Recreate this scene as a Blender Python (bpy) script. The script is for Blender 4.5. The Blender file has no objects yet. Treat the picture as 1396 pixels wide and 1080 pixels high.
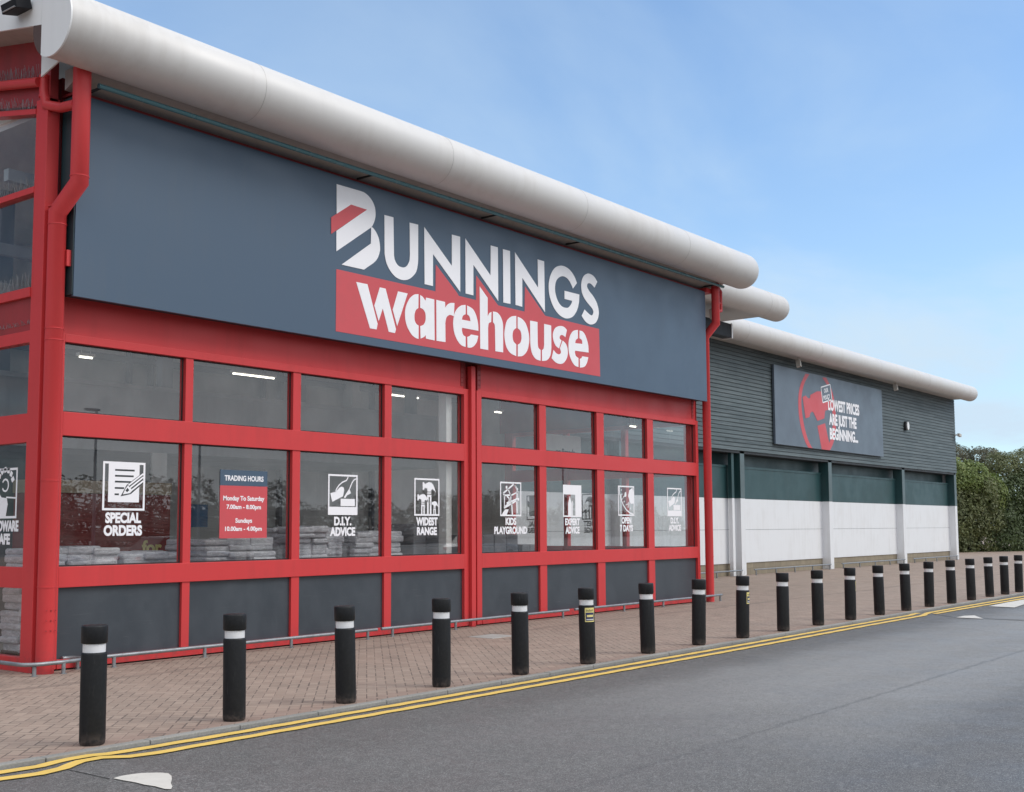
import bpy, bmesh, math, random
from math import radians as R, sin, cos, pi, sqrt
from mathutils import Vector, Matrix, noise
random.seed(7)
SC = bpy.context.scene
COL = SC.collection

# ------------------------------------------------------------------ camera
def make_camera():
    pit, roll, yaw = 0.0879602515, -0.00549662, 0.908145483
    f0 = Vector((sin(yaw)*cos(pit), cos(yaw)*cos(pit), sin(pit)))
    r0 = Vector((cos(yaw), -sin(yaw), 0)); u0 = r0.cross(f0)
    r = r0*cos(roll)+u0*sin(roll); u = u0*cos(roll)-r0*sin(roll)
    cam = bpy.data.cameras.new('camera'); o = bpy.data.objects.new('camera', cam)
    COL.objects.link(o)
    m = Matrix((r, u, -f0)).transposed().to_4x4(); m.translation = Vector((0, -13.35, 1.7))
    o.matrix_world = m
    cam.sensor_width = 36; cam.lens = 1608.5/1396*36; cam.shift_y = 38.38/1396
    cam.clip_start = .1; cam.clip_end = 3000
    SC.camera = o
make_camera()

# ------------------------------------------------------------------ world, sun, exposure
SUN_EL, SUN_AZ = R(46), R(150)      # azimuth clockwise from +y
def make_world():
    w = bpy.data.worlds.new("World"); SC.world = w; w.use_nodes = True
    nt = w.node_tree; N = nt.nodes; L = nt.links; N.clear()
    out = N.new('ShaderNodeOutputWorld'); bg = N.new('ShaderNodeBackground')
    sky = N.new('ShaderNodeTexSky'); sky.sky_type = 'NISHITA'; sky.sun_disc = False
    sky.sun_elevation = SUN_EL; sky.sun_rotation = SUN_AZ
    sky.altitude = 0; sky.air_density = 1.0; sky.dust_density = 0.6; sky.ozone_density = 1.6
    tc = N.new('ShaderNodeTexCoord'); sep = N.new('ShaderNodeSeparateXYZ')
    L.new(tc.outputs['Generated'], sep.inputs[0])
    def m(op, a, b=None, clamp=False):
        n = N.new('ShaderNodeMath'); n.operation = op; n.use_clamp = clamp
        for i, v in enumerate((a, b)):
            if v is None: continue
            if isinstance(v, (int, float)): n.inputs[i].default_value = v
            else: L.new(v, n.inputs[i])
        return n.outputs[0]
    z = m('MAXIMUM', m('ADD', sep.outputs[2], .10), .03)
    cmb = N.new('ShaderNodeCombineXYZ')
    L.new(m('DIVIDE', sep.outputs[0], z), cmb.inputs[0]); L.new(m('DIVIDE', sep.outputs[1], z), cmb.inputs[1])
    mp = N.new('ShaderNodeMapping'); mp.inputs['Scale'].default_value = (.55, .9, 1); mp.inputs['Rotation'].default_value = (0, 0, .5)
    L.new(cmb.outputs[0], mp.inputs[0])
    n1 = N.new('ShaderNodeTexNoise'); n1.inputs['Scale'].default_value = 1.1; n1.inputs['Detail'].default_value = 7; n1.inputs['Roughness'].default_value = .52
    n1.inputs['Distortion'].default_value = .5
    L.new(mp.outputs[0], n1.inputs['Vector'])
    r1 = N.new('ShaderNodeMapRange'); r1.inputs['From Min'].default_value = .36; r1.inputs['From Max'].default_value = .68
    r1.interpolation_type = 'SMOOTHSTEP'
    L.new(n1.outputs['Fac'], r1.inputs['Value'])
    # overcast deck in the half of the sky behind the camera, thin cloud ahead
    dot = m('ADD', m('MULTIPLY', sep.outputs[1], -1.0), m('MULTIPLY', sep.outputs[0], -.5))
    rb = N.new('ShaderNodeMapRange'); rb.inputs['From Min'].default_value = -.25; rb.inputs['From Max'].default_value = .45; rb.interpolation_type = 'SMOOTHSTEP'
    L.new(dot, rb.inputs['Value'])
    rz = N.new('ShaderNodeMapRange'); rz.inputs['From Min'].default_value = .45; rz.inputs['From Max'].default_value = .85; rz.interpolation_type = 'SMOOTHSTEP'
    L.new(sep.outputs[2], rz.inputs['Value'])
    hz = N.new('ShaderNodeMapRange'); hz.inputs['From Min'].default_value = .42; hz.inputs['From Max'].default_value = .0; hz.inputs['To Min'].default_value = .05; hz.inputs['To Max'].default_value = .45
    L.new(sep.outputs[2], hz.inputs['Value'])
    cl = m('ADD', m('MULTIPLY', r1.outputs[0], m('ADD', .95, m('MULTIPLY', sep.outputs[2], -1.35))), hz.outputs[0], True)
    deck = m('MAXIMUM', m('MULTIPLY', rb.outputs[0], .95), m('MULTIPLY', rz.outputs[0], .85))
    dk = N.new('ShaderNodeMapRange'); dk.inputs['From Min'].default_value = .02; dk.inputs['From Max'].default_value = .8; dk.inputs['To Min'].default_value = 7.2; dk.inputs['To Max'].default_value = 12.2
    L.new(sep.outputs[2], dk.inputs['Value'])
    dkv = m('MULTIPLY', dk.outputs[0], m('ADD', .82, m('MULTIPLY', n1.outputs['Fac'], .36)))
    dc = N.new('ShaderNodeCombineXYZ'); L.new(dkv, dc.inputs[0]); L.new(m('MULTIPLY', dkv, 1.03), dc.inputs[1]); L.new(m('MULTIPLY', dkv, 1.07), dc.inputs[2])
    mix = N.new('ShaderNodeMix'); mix.data_type = 'RGBA'; mix.blend_type = 'MIX'
    L.new(cl, mix.inputs[0])
    tint = N.new('ShaderNodeMix'); tint.data_type = 'RGBA'; tint.blend_type = 'MULTIPLY'; tint.inputs[0].default_value = 1
    L.new(sky.outputs[0], tint.inputs[6]); tint.inputs[7].default_value = (1.22, 1.49, 1.68, 1)
    L.new(tint.outputs[2], mix.inputs[6]); mix.inputs[7].default_value = (5.3, 6.65, 7.9, 1)
    mix2 = N.new('ShaderNodeMix'); mix2.data_type = 'RGBA'
    L.new(deck, mix2.inputs[0]); L.new(mix.outputs[2], mix2.inputs[6]); L.new(dc.outputs[0], mix2.inputs[7])
    # unseen dark zone added low in the north-west sky to dim side-glass reflections
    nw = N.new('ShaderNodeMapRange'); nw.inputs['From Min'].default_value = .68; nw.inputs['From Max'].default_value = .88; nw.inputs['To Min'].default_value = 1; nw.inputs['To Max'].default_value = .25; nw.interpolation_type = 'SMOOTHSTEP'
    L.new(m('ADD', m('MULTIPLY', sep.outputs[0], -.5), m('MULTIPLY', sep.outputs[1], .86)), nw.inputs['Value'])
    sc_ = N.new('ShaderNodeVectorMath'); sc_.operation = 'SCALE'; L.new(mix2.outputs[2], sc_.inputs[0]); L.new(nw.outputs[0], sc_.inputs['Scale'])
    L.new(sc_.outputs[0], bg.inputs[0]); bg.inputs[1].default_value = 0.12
    L.new(bg.outputs[0], out.inputs[0])
make_world()
sd = bpy.data.lights.new('sun', 'SUN'); sd.energy = 1.6; sd.angle = R(25); sd.color = (1, .95, .88)
so = bpy.data.objects.new('sun', sd); COL.objects.link(so); so.location = (10, -20, 30)
sv = Vector((sin(SUN_AZ)*cos(SUN_EL), cos(SUN_AZ)*cos(SUN_EL), sin(SUN_EL)))
so.rotation_euler = (-sv).to_track_quat('-Z', 'Y').to_euler()
vs = SC.view_settings
vs.view_transform = 'Standard'; vs.look = 'None'; vs.gamma = 1; vs.use_curve_mapping = False; vs.exposure = 0.0
SC.render.engine = 'CYCLES'
SC.cycles.max_bounces = 8; SC.cycles.transparent_max_bounces = 24
SC.cycles.use_denoising = True
SC.cycles.caustics_reflective = False; SC.cycles.caustics_refractive = False

# ------------------------------------------------------------------ material helpers
class NT:
    def __init__(s, name):
        s.m = bpy.data.materials.new(name); s.m.use_nodes = True; s.t = s.m.node_tree
        s.N = s.t.nodes; s.L = s.t.links; s.b = s.N['Principled BSDF']; s.out = s.N['Material Output']
        s.tc = s.N.new('ShaderNodeTexCoord'); s.geo = s.N.new('ShaderNodeNewGeometry')
    def set(s, sock, v):
        if isinstance(v, bpy.types.NodeSocket): s.L.new(v, sock)
        elif v is not None: sock.default_value = v
    def math(s, op, a, b=None, c=None, clamp=False):
        n = s.N.new('ShaderNodeMath'); n.operation = op; n.use_clamp = clamp
        for i, v in enumerate((a, b, c)):
            if v is not None: s.set(n.inputs[i], v)
        return n.outputs[0]
    def pos(s, scale=(1, 1, 1), rot=(0, 0, 0)):
        n = s.N.new('ShaderNodeMapping'); n.inputs['Scale'].default_value = scale; n.inputs['Rotation'].default_value = rot
        s.L.new(s.geo.outputs['Position'], n.inputs[0]); return n.outputs[0]
    def noise(s, scale, detail=4, rough=.55, vec=None, dist=0):
        n = s.N.new('ShaderNodeTexNoise'); n.inputs['Scale'].default_value = scale
        n.inputs['Detail'].default_value = detail; n.inputs['Roughness'].default_value = rough; n.inputs['Distortion'].default_value = dist
        s.L.new(vec if vec is not None else s.geo.outputs['Position'], n.inputs['Vector']); return n.outputs['Fac']
    def rng(s, v, a, b, c=0, d=1, smooth=True):
        n = s.N.new('ShaderNodeMapRange'); n.interpolation_type = 'SMOOTHSTEP' if smooth else 'LINEAR'
        s.set(n.inputs['Value'], v)
        for k, x in zip(('From Min', 'From Max', 'To Min', 'To Max'), (a, b, c, d)): n.inputs[k].default_value = x
        return n.outputs[0]
    def mix(s, f, a, b, mode='MIX'):
        n = s.N.new('ShaderNodeMix'); n.data_type = 'RGBA'; n.blend_type = mode
        s.set(n.inputs[0], f)
        for i, v in ((6, a), (7, b)):
            s.set(n.inputs[i], v if isinstance(v, bpy.types.NodeSocket) else (*v, 1))
        return n.outputs[2]
    def bump(s, h, strength=.3, dist=.01):
        n = s.N.new('ShaderNodeBump'); n.inputs['Strength'].default_value = strength; n.inputs['Distance'].default_value = dist
        s.set(n.inputs['Height'], h); s.L.new(n.outputs[0], s.b.inputs['Normal']); return n.outputs[0]
    def base(s, c): s.set(s.b.inputs['Base Color'], c if isinstance(c, bpy.types.NodeSocket) else (*c, 1))
    def rough(s, v): s.set(s.b.inputs['Roughness'], v)

def paint(name, col, rough=.4, dirt=.12, scale=1.2, dcol=(.12, .10, .09), metal=0, streak=True, spec=.5):
    t = NT(name)
    n = t.noise(scale, 5, .6)
    v = t.noise(3.0, 4, .6, t.pos((2.2, 2.2, .18))) if streak else t.noise(7, 4)
    f = t.math('MULTIPLY', t.rng(t.math('MULTIPLY', n, v), .2, .42), dirt)
    c = t.mix(f, col, dcol)
    zz = t.N.new('ShaderNodeSeparateXYZ'); t.L.new(t.geo.outputs['Position'], zz.inputs[0])
    mud = t.math('MULTIPLY', t.rng(zz.outputs[2], .02, .38, 1, 0), t.rng(t.noise(9, 5, .7), .42, .66, 0, .55))
    c = t.mix(mud, c, tuple(x*.35+.05 for x in col))
    t.base(c); t.rough(t.rng(n, .3, .7, rough-.06, rough+.1)); t.b.inputs['Metallic'].default_value = metal
    t.b.inputs['Specular IOR Level'].default_value = spec
    t.bump(t.noise(2.0, 3, .5), .05, .02)
    return t.m
M = {}
RED_C = (.58, .048, .052)
M['red'] = paint('red_paint', RED_C, .42, .16, dcol=(.26, .04, .04), spec=.35)
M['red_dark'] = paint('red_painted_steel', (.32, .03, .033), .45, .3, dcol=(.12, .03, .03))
M['red_vinyl'] = paint('red_sign_vinyl', (.58, .075, .09), .42, .05, streak=False)
M['white_vinyl'] = paint('white_sign_vinyl', (.88, .88, .92), .42, .03, streak=False)
M['slate'] = paint('slate_sign_panel', (.060, .100, .156), .38, .10, dcol=(.10, .12, .14))
M['slate_edge'] = paint('slate_sign_return', (.02, .045, .055), .5, .1)
M['slate2'] = paint('slate_promo_panel', (.105, .135, .175), .35, .08, dcol=(.12, .13, .15))
M['silver'] = paint('silver_grey_coated_metal', (.60, .588, .578), .48, .20, .7, dcol=(.38, .35, .32), metal=.12)
M['white_metal'] = paint('white_coated_metal', (.74, .76, .79), .42, .16, dcol=(.45, .44, .42))
M['white_fascia'] = paint('white_fascia_metal', (.78, .79, .80), .4, .1, dcol=(.5, .5, .5))
M['soffit'] = paint('soffit_lining', (.42, .385, .37), .6, .2)
M['soffit_dark'] = paint('dark_brown_soffit_edge', (.085, .05, .048), .7, .2)
M['seam'] = paint('seam_cover_strip', (.42, .41, .40), .45, .1, metal=.4)
M['green_lit'] = paint('green_post_face_lit', (.09, .13, .14), .42, .15)
M['green'] = paint('dark_green_cladding', (.020, .062, .068), .42, .18, dcol=(.06, .07, .07))
M['teal_pipe'] = paint('teal_painted_rail', (.07, .19, .225), .25, .1)
M['galv'] = paint('galvanised_steel', (.30, .32, .34), .42, .35, 6, dcol=(.16, .16, .16), metal=.55)
M['black_steel'] = paint('black_steel', (.015, .017, .02), .5, .2)
M['dark_box'] = paint('dark_grey_steel', (.011, .012, .016), .6, .1, spec=.25)
M['grey_int'] = paint('grey_interior_paint', (.72, .71, .68), .7, .2)
M['grey_band'] = paint('grey_mezzanine_panel', (.38, .40, .42), .6, .2)
M['steel_int'] = paint('blue_grey_interior_steel', (.14, .15, .18), .5, .2)
M['dark_int'] = paint('dark_shutter', (.07, .075, .08), .6, .2)
M['white_int'] = paint('white_interior_paint', (.7, .7, .68), .6, .1)
M['red_int'] = paint('red_display', (.26, .03, .025), .6, .2)
M['blue_int'] = paint('blue_poster', (.03, .12, .25), .5, .1)
M['wood'] = paint('brown_timber', (.16, .09, .05), .7, .3)
M['card'] = paint('manilla_card', (.45, .36, .24), .8, .2)
M['floor_int'] = paint('shop_floor', (.42, .41, .40), .35, .3)
M['band_white'] = paint('white_reflective_band', (.72, .73, .76), .35, .14, 8, streak=False)
M['ink'] = paint('dark_blue_print', (.02, .03, .10), .5, 0)
M['yellow_print'] = paint('yellow_print', (.75, .65, .25), .5, .1)
M['putty'] = paint('putty_coloured_lamp_housing', (.55, .53, .49), .5, .2)

def m_lamp(name, col, st):
    t = NT(name); t.base((.8, .8, .8)); t.b.inputs['Emission Color'].default_value = (*col, 1); t.b.inputs['Emission Strength'].default_value = st; return t.m
M['lamp'] = m_lamp('lit_tube', (1, .93, .8), 4)

def m_black():
    t = NT('black_recycled_plastic')
    n = t.noise(35, 4, .6); m_ = t.noise(3, 4, .6)
    sc = t.noise(8, 3, .6, t.pos((6, 6, .8)))
    c = t.mix(t.rng(n, .3, .8, 0, .6), (.006, .007, .009), (.015, .016, .019))
    c = t.mix(t.math('MULTIPLY', t.rng(sc, .6, .75), .35), c, (.06, .06, .062))
    z = t.N.new('ShaderNodeSeparateXYZ'); t.L.new(t.geo.outputs['Position'], z.inputs[0])
    mud = t.math('MULTIPLY', t.rng(z.outputs[2], .0, .12, 1, 0), t.rng(t.noise(18, 4), .35, .65, .1, .8))
    c = t.mix(mud, c, (.10, .08, .07))
    t.base(c); t.rough(t.rng(m_, .3, .7, .45, .65)); t.b.inputs['Specular IOR Level'].default_value = .32; t.bump(n, .25, .004); return t.m
M['black'] = m_black()

def m_kick():
    t = NT('dark_grey_kick_panel')
    n = t.noise(1.6, 6, .65, t.pos((1.5, 1, 1))); s_ = t.noise(5, 5, .7, t.pos((.5, 1, 9)))
    c = t.mix(t.rng(n, .35, .7), (.042, .053, .066), (.052, .064, .078))
    c = t.mix(t.math('MULTIPLY', t.rng(s_, .60, .78), .25), c, (.22, .22, .22))
    t.base(c); t.rough(t.rng(n, .3, .7, .32, .5)); return t.m
M['kick'] = m_kick()

def m_glass():
    t = NT('window_glass'); N, L = t.N, t.L
    N.remove(t.b)
    gl = N.new('ShaderNodeBsdfGlossy'); gl.inputs['Roughness'].default_value = .008; gl.inputs['Color'].default_value = (.95, .98, 1, 1)
    tr = N.new('ShaderNodeBsdfTransparent'); tr.inputs['Color'].default_value = (.955, .968, .968, 1)
    df = N.new('ShaderNodeBsdfDiffuse'); df.inputs['Color'].default_value = (.5, .5, .5, 1)
    fr = N.new('ShaderNodeFresnel'); fr.inputs['IOR'].default_value = 2.05
    f = t.math('MULTIPLY', fr.outputs[0], t.math('SUBTRACT', 1.0, t.geo.outputs['Backfacing']))
    bm_ = N.new('ShaderNodeBump'); bm_.inputs['Strength'].default_value = .004; bm_.inputs['Distance'].default_value = .02
    L.new(t.noise(.9, 2, .4), bm_.inputs['Height']); L.new(bm_.outputs[0], gl.inputs['Normal'])
    a = N.new('ShaderNodeMixShader'); L.new(f, a.inputs[0]); L.new(tr.outputs[0], a.inputs[1]); L.new(gl.outputs[0], a.inputs[2])
    d = N.new('ShaderNodeMixShader'); L.new(t.math('MULTIPLY', t.rng(t.noise(2.2, 6, .65), .3, .8), .05), d.inputs[0])
    L.new(a.outputs[0], d.inputs[1]); L.new(df.outputs[0], d.inputs[2])
    L.new(d.outputs[0], t.out.inputs[0]); return t.m
M['glass'] = m_glass()

def m_boards():
    t = NT('painted_timber_boards')
    sp = t.N.new('ShaderNodeSeparateXYZ'); t.L.new(t.geo.outputs['Position'], sp.inputs[0])
    row = t.math('FLOOR', t.math('DIVIDE', t.math('SUBTRACT', sp.outputs[2], 4.36), .14))
    wn = t.N.new('ShaderNodeTexWhiteNoise'); wn.noise_dimensions = '2D'
    cb = t.N.new('ShaderNodeCombineXYZ'); t.L.new(row, cb.inputs[1])
    # boards of about 3.6 m laid end to end, each row offset
    wr = t.N.new('ShaderNodeTexWhiteNoise'); wr.noise_dimensions = '1D'; t.L.new(row, wr.inputs['W'])
    seg = t.math('FLOOR', t.math('ADD', t.math('DIVIDE', sp.outputs[0], 3.6), wr.outputs[0]))
    t.L.new(seg, cb.inputs[0]); t.L.new(cb.outputs[0], wn.inputs['Vector'])
    g = t.noise(2.2, 6, .7, t.pos((.35, 1, 9)))
    w = t.noise(.5, 4, .6)
    c = t.mix(wn.outputs['Value'], (.052, .074, .082), (.088, .118, .128))
    c = t.mix(t.rng(g, .45, .72, 0, .55), c, (.19, .225, .24))
    c = t.mix(t.rng(g, .48, .25, 0, .6), c, (.04, .055, .06))
    c = t.mix(t.rng(w, .4, .7, 0, .3), c, (.13, .155, .165))
    t.base(c); t.rough(.62); t.bump(g, .3, .01); return t.m
M['boards'] = m_boards()

def m_block():
    t = NT('buff_concrete_blocks')
    br = t.N.new('ShaderNodeTexBrick'); br.inputs['Scale'].default_value = 1; br.inputs['Brick Width'].default_value = .45; br.inputs['Row Height'].default_value = .225
    br.inputs['Mortar Size'].default_value = .008; br.inputs['Color1'].default_value = (.30, .26, .19, 1); br.inputs['Color2'].default_value = (.25, .215, .16, 1); br.inputs['Mortar'].default_value = (.15, .13, .11, 1)
    mp = t.N.new('ShaderNodeMapping'); mp.inputs['Rotation'].default_value = (R(90), 0, 0)
    t.L.new(t.geo.outputs['Position'], mp.inputs[0])
    sp = t.N.new('ShaderNodeSeparateXYZ'); t.L.new(t.geo.outputs['Position'], sp.inputs[0])
    cb = t.N.new('ShaderNodeCombineXYZ'); t.L.new(sp.outputs[0], cb.inputs[0]); t.L.new(sp.outputs[2], cb.inputs[1])
    t.L.new(cb.outputs[0], br.inputs['Vector'])
    t.base(t.mix(t.rng(t.noise(3, 5), .3, .7, 0, .5), br.outputs[0], (.2, .17, .12))); t.rough(.85); return t.m
M['block'] = m_block()

def m_asphalt(name, old=0, patch=False):
    t = NT(name)
    sp = t.N.new('ShaderNodeSeparateXYZ'); t.L.new(t.geo.outputs['Position'], sp.inputs[0])
    fine = t.noise(95, 3, .8); mid = t.noise(30, 5, .8); big = t.noise(.35, 5, .6); b2 = t.noise(1.3, 5, .65)
    wob = t.math('MULTIPLY', t.math('SUBTRACT', t.noise(.8, 3), .5), .9)
    y = t.math('ADD', sp.outputs[1], wob)
    A, B = (.098, .096, .094), (.150, .147, .142)
    c = t.mix(t.rng(big, .3, .7, .25, .85), A, B)
    c = t.mix(t.rng(b2, .35, .7, 0, .3), c, (.105, .102, .100))
    if not patch:
        edge = t.rng(y, -6.9, -6.1)                      # older, rougher strip beside the kerb
        c = t.mix(t.math('MULTIPLY', edge, .95), c, (.072, .067, .062))
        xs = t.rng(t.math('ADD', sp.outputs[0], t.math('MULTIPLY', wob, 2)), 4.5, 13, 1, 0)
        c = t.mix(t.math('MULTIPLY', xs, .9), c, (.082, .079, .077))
        mid_ = t.math('MULTIPLY', t.rng(t.math('ABSOLUTE', t.math('ADD', y, 8.0)), .7, 2.2, 1, 0), t.rng(t.math('ADD', sp.outputs[0], t.math('MULTIPLY', wob, 3)), 7.5, 13))
        c = t.mix(t.math('MULTIPLY', mid_, .75), c, (.240, .236, .231))
        # wheel tracks and oil drips
        for yy_ in (-7.05, -8.35):
            tr = t.math('ABSOLUTE', t.math('SUBTRACT', y, yy_)); c = t.mix(t.rng(tr, .1, .4, .16, 0), c, (.10, .098, .096))
        oil = t.math('MULTIPLY', t.rng(t.noise(1.9, 4, .6), .66, .74), t.rng(t.math('ABSOLUTE', t.math('ADD', y, 7.7)), .1, .5, 1, 0))
        c = t.mix(t.math('MULTIPLY', oil, .4), c, (.05, .05, .05))
        # longitudinal joint between two laid strips
        jw = t.math('MULTIPLY', t.math('SUBTRACT', t.noise(4, 4), .5), .12)
        j = t.math('ABSOLUTE', t.math('ADD', t.math('ADD', sp.outputs[1], 8.72), jw))
        c = t.mix(t.rng(j, .0, .05, .55, 0), c, (.05, .05, .05))
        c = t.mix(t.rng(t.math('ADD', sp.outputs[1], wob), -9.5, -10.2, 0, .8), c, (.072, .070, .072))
    else:
        c = t.mix(.6, c, (.075, .072, .072))
    c = t.mix(t.rng(fine, .52, .66, 0, .75), c, (.42, .42, .41))
    c = t.mix(t.rng(fine, .48, .34, 0, .8), c, (.03, .03, .032))
    gr = t.noise(11, 6, .85)
    c = t.mix(t.rng(gr, .50, .62, 0, .16), c, (.30, .30, .295)); c = t.mix(t.rng(gr, .48, .38, 0, .22), c, (.06, .06, .06))
    c = t.mix(t.rng(mid, .52, .66, 0, .45), c, (.30, .295, .29))
    c = t.mix(t.rng(mid, .47, .36, 0, .45), c, (.06, .06, .06))
    vo = t.N.new('ShaderNodeTexVoronoi'); vo.inputs['Scale'].default_value = 3.1; t.L.new(t.geo.outputs['Position'], vo.inputs['Vector'])
    c = t.mix(t.rng(vo.outputs['Distance'], .035, .02, 0, .8), c, (.02, .02, .02))
    t.base(c); t.rough(t.rng(b2, .3, .7, .50, .66)); t.b.inputs['Specular IOR Level'].default_value = .45
    t.bump(t.math('ADD', fine, t.math('MULTIPLY', mid, .6)), .55, .006)
    return t.m
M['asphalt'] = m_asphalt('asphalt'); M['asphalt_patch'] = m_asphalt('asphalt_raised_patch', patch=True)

def m_pavers():
    t = NT('herringbone_block_paving'); P = .105
    vec = t.pos((1/P, 1/P, 1), (0, 0, R(45)))
    sp = t.N.new('ShaderNodeSeparateXYZ'); t.L.new(vec, sp.inputs[0])
    u, v = sp.outputs[0], sp.outputs[1]
    i, j = t.math('FLOOR', u), t.math('FLOOR', v)
    fu, fv = t.math('SUBTRACT', u, i), t.math('SUBTRACT', v, j)
    m = t.math('FLOORED_MODULO', t.math('SUBTRACT', i, j), 4.0)
    def eq(k): return t.math('COMPARE', m, float(k), .1)
    m0, m1, m2, m3 = eq(0), eq(1), eq(2), eq(3)
    def d(val, openf): return t.math('ADD', val, openf)
    dl = d(fu, m1); dr = d(t.math('SUBTRACT', 1.0, fu), m0)
    db = d(fv, m2); dt = d(t.math('SUBTRACT', 1.0, fv), m3)
    dist = t.math('MINIMUM', t.math('MINIMUM', dl, dr), t.math('MINIMUM', db, dt))
    ai, aj = t.math('SUBTRACT', i, m1), t.math('SUBTRACT', j, m2)
    cb = t.N.new('ShaderNodeCombineXYZ'); t.L.new(ai, cb.inputs[0]); t.L.new(aj, cb.inputs[1])
    wn = t.N.new('ShaderNodeTexWhiteNoise'); wn.noise_dimensions = '2D'; t.L.new(cb.outputs[0], wn.inputs['Vector'])
    rnd = wn.outputs['Value']
    c = t.mix(rnd, (.262, .192, .153), (.345, .259, .208))
    big = t.noise(.55, 5, .65); med = t.noise(5, 5, .7); fine = t.noise(120, 3, .7)
    c = t.mix(t.rng(big, .35, .7, 0, .55), c, (.27, .215, .175))
    c = t.mix(t.rng(med, .52, .72, 0, .35), c, (.16, .12, .105))
    c = t.mix(t.rng(fine, .35, .7, 0, .35), c, (.37, .305, .26))
    s0 = t.N.new('ShaderNodeSeparateXYZ'); t.L.new(t.geo.outputs['Position'], s0.inputs[0])
    wob = t.math('MULTIPLY', t.math('SUBTRACT', t.noise(1.2, 4), .5), .35)
    # a worn, dirty channel line running along in front of the shop, soil at the foot of the wall
    ln = t.math('ABSOLUTE', t.math('ADD', t.math('ADD', s0.outputs[1], 1.22), wob))
    c = t.mix(t.math('MULTIPLY', t.rng(ln, .0, .14, 1, 0), .35), c, (.10, .08, .07))
    c = t.mix(t.math('MULTIPLY', t.rng(t.math('ADD', s0.outputs[1], wob), -4.5, -4.85), .3), c, (.22, .13, .11))
    vo = t.N.new('ShaderNodeTexVoronoi'); vo.inputs['Scale'].default_value = 1.9; t.L.new(t.geo.outputs['Position'], vo.inputs['Vector'])
    c = t.mix(t.rng(vo.outputs['Distance'], .036, .022, 0, .6), c, (.09, .075, .065))
    v2 = t.N.new('ShaderNodeTexVoronoi'); v2.inputs['Scale'].default_value = 1.1; t.L.new(t.pos((1, 1, 1), (0, 0, 1)), v2.inputs['Vector'])
    c = t.mix(t.rng(v2.outputs['Distance'], .026, .018, 0, .8), c, (.50, .46, .42))
    stn = t.math('MULTIPLY', t.rng(t.noise(.9, 5, .7, None, .8), .56, .70), .4)
    c = t.mix(stn, c, (.14, .105, .085))
    jw = t.rng(t.noise(2.2, 3, .6), .35, .65, .028, .085)
    jn = t.math('MULTIPLY', t.math('LESS_THAN', dist, jw), t.rng(t.noise(1.1, 4, .6), .3, .6, .35, 1))
    c = t.mix(t.math('MULTIPLY', jn, .7), c, (.070, .055, .047))
    t.base(c); t.rough(.78)
    t.bump(t.math('ADD', t.rng(dist, 0, .1), t.math('MULTIPLY', fine, .15)), .5, .006)
    return t.m
M['pavers'] = m_pavers()

def m_ground_misc(name, a, b, s=20, rough=.8):
    t = NT(name); n = t.noise(s, 5, .65); n2 = t.noise(1.5, 4)
    t.base(t.mix(t.rng(n2, .3, .7, 0, .4), t.mix(t.rng(n, .3, .7), a, b), tuple(x*.6 for x in a))); t.rough(rough); t.bump(n, .3, .005); return t.m
M['kerb'] = m_ground_misc('concrete_kerb', (.24, .235, .22), (.32, .31, .29), 60)
M['cover'] = m_ground_misc('manhole_cover_metal', (.35, .34, .32), (.42, .41, .39), 40)

def m_marking(name, col, wear=.45, under=(.11, .105, .10)):
    t = NT(name); n = t.noise(45, 5, .7); n2 = t.noise(3.5, 5, .65)
    f = t.rng(t.math('ADD', t.math('MULTIPLY', n, .6), t.math('MULTIPLY', n2, .4)), wear+.13, wear+.21)
    c = t.mix(t.rng(n2, .3, .7, 0, .35), col, tuple(x*.7 for x in col))
    t.base(t.mix(t.math('MULTIPLY', f, .7), c, under)); t.rough(.6); t.bump(n, .3, .004); return t.m
M['yellow'] = m_marking('yellow_road_paint', (.74, .50, .12), .475)
M['white_road'] = m_marking('white_road_paint', (.60, .575, .53), .45)

def m_leaf(name, a, b, c3):
    t = NT(name); oi = t.N.new('ShaderNodeObjectInfo')
    n = t.noise(1.1, 4, .6); n2 = t.noise(14, 2, .5)
    c = t.mix(t.rng(n, .35, .65), a, b); c = t.mix(t.rng(n2, .45, .75, 0, .75), c, c3)
    t.base(c); t.rough(.55); t.b.inputs['Subsurface Weight'].default_value = 0
    # light through leaves
    tl = t.N.new('ShaderNodeBsdfTranslucent'); t.L.new(c, tl.inputs[0])
    ms = t.N.new('ShaderNodeMixShader'); ms.inputs[0].default_value = .28
    t.L.new(t.b.outputs[0], ms.inputs[1]); t.L.new(tl.outputs[0], ms.inputs[2]); t.L.new(ms.outputs[0], t.out.inputs[0])
    return t.m
M['leaf_dark'] = m_leaf('dark_green_leaves', (.045, .070, .026), (.080, .120, .042), (.13, .17, .06))
M['leaf_lime'] = m_leaf('yellow_green_leaves', (.13, .19, .05), (.20, .26, .08), (.30, .32, .11))
M['leaf_ivy'] = m_leaf('ivy_leaves', (.075, .100, .036), (.135, .165, .060), (.30, .28, .14))
M['leaf_olive'] = m_leaf('olive_brown_leaves', (.075, .085, .050), (.12, .12, .075), (.18, .15, .09))
M['leaf_far'] = paint('dark_winter_foliage', (.030, .034, .026), .9, .1, streak=False)
M['bark'] = paint('bark', (.09, .07, .05), .9, .3)
def m_wrap():
    t = NT('crumpled_plastic_wrap'); a = t.noise(3, 6, .75, t.pos((1.2, 1.2, 6)), 1.5); b = t.noise(11, 5, .8, None, 2)
    c = t.mix(t.rng(a, .35, .65), (.36, .35, .38), (.66, .65, .69)); c = t.mix(t.rng(b, .54, .66, 0, .7), c, (.9, .9, .92)); c = t.mix(t.rng(a, .62, .70, 0, .55), c, (.42, .20, .24))
    t.base(c); t.rough(.3); t.bump(b, .35, .02); return t.m
M['wrap'] = m_wrap()
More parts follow.
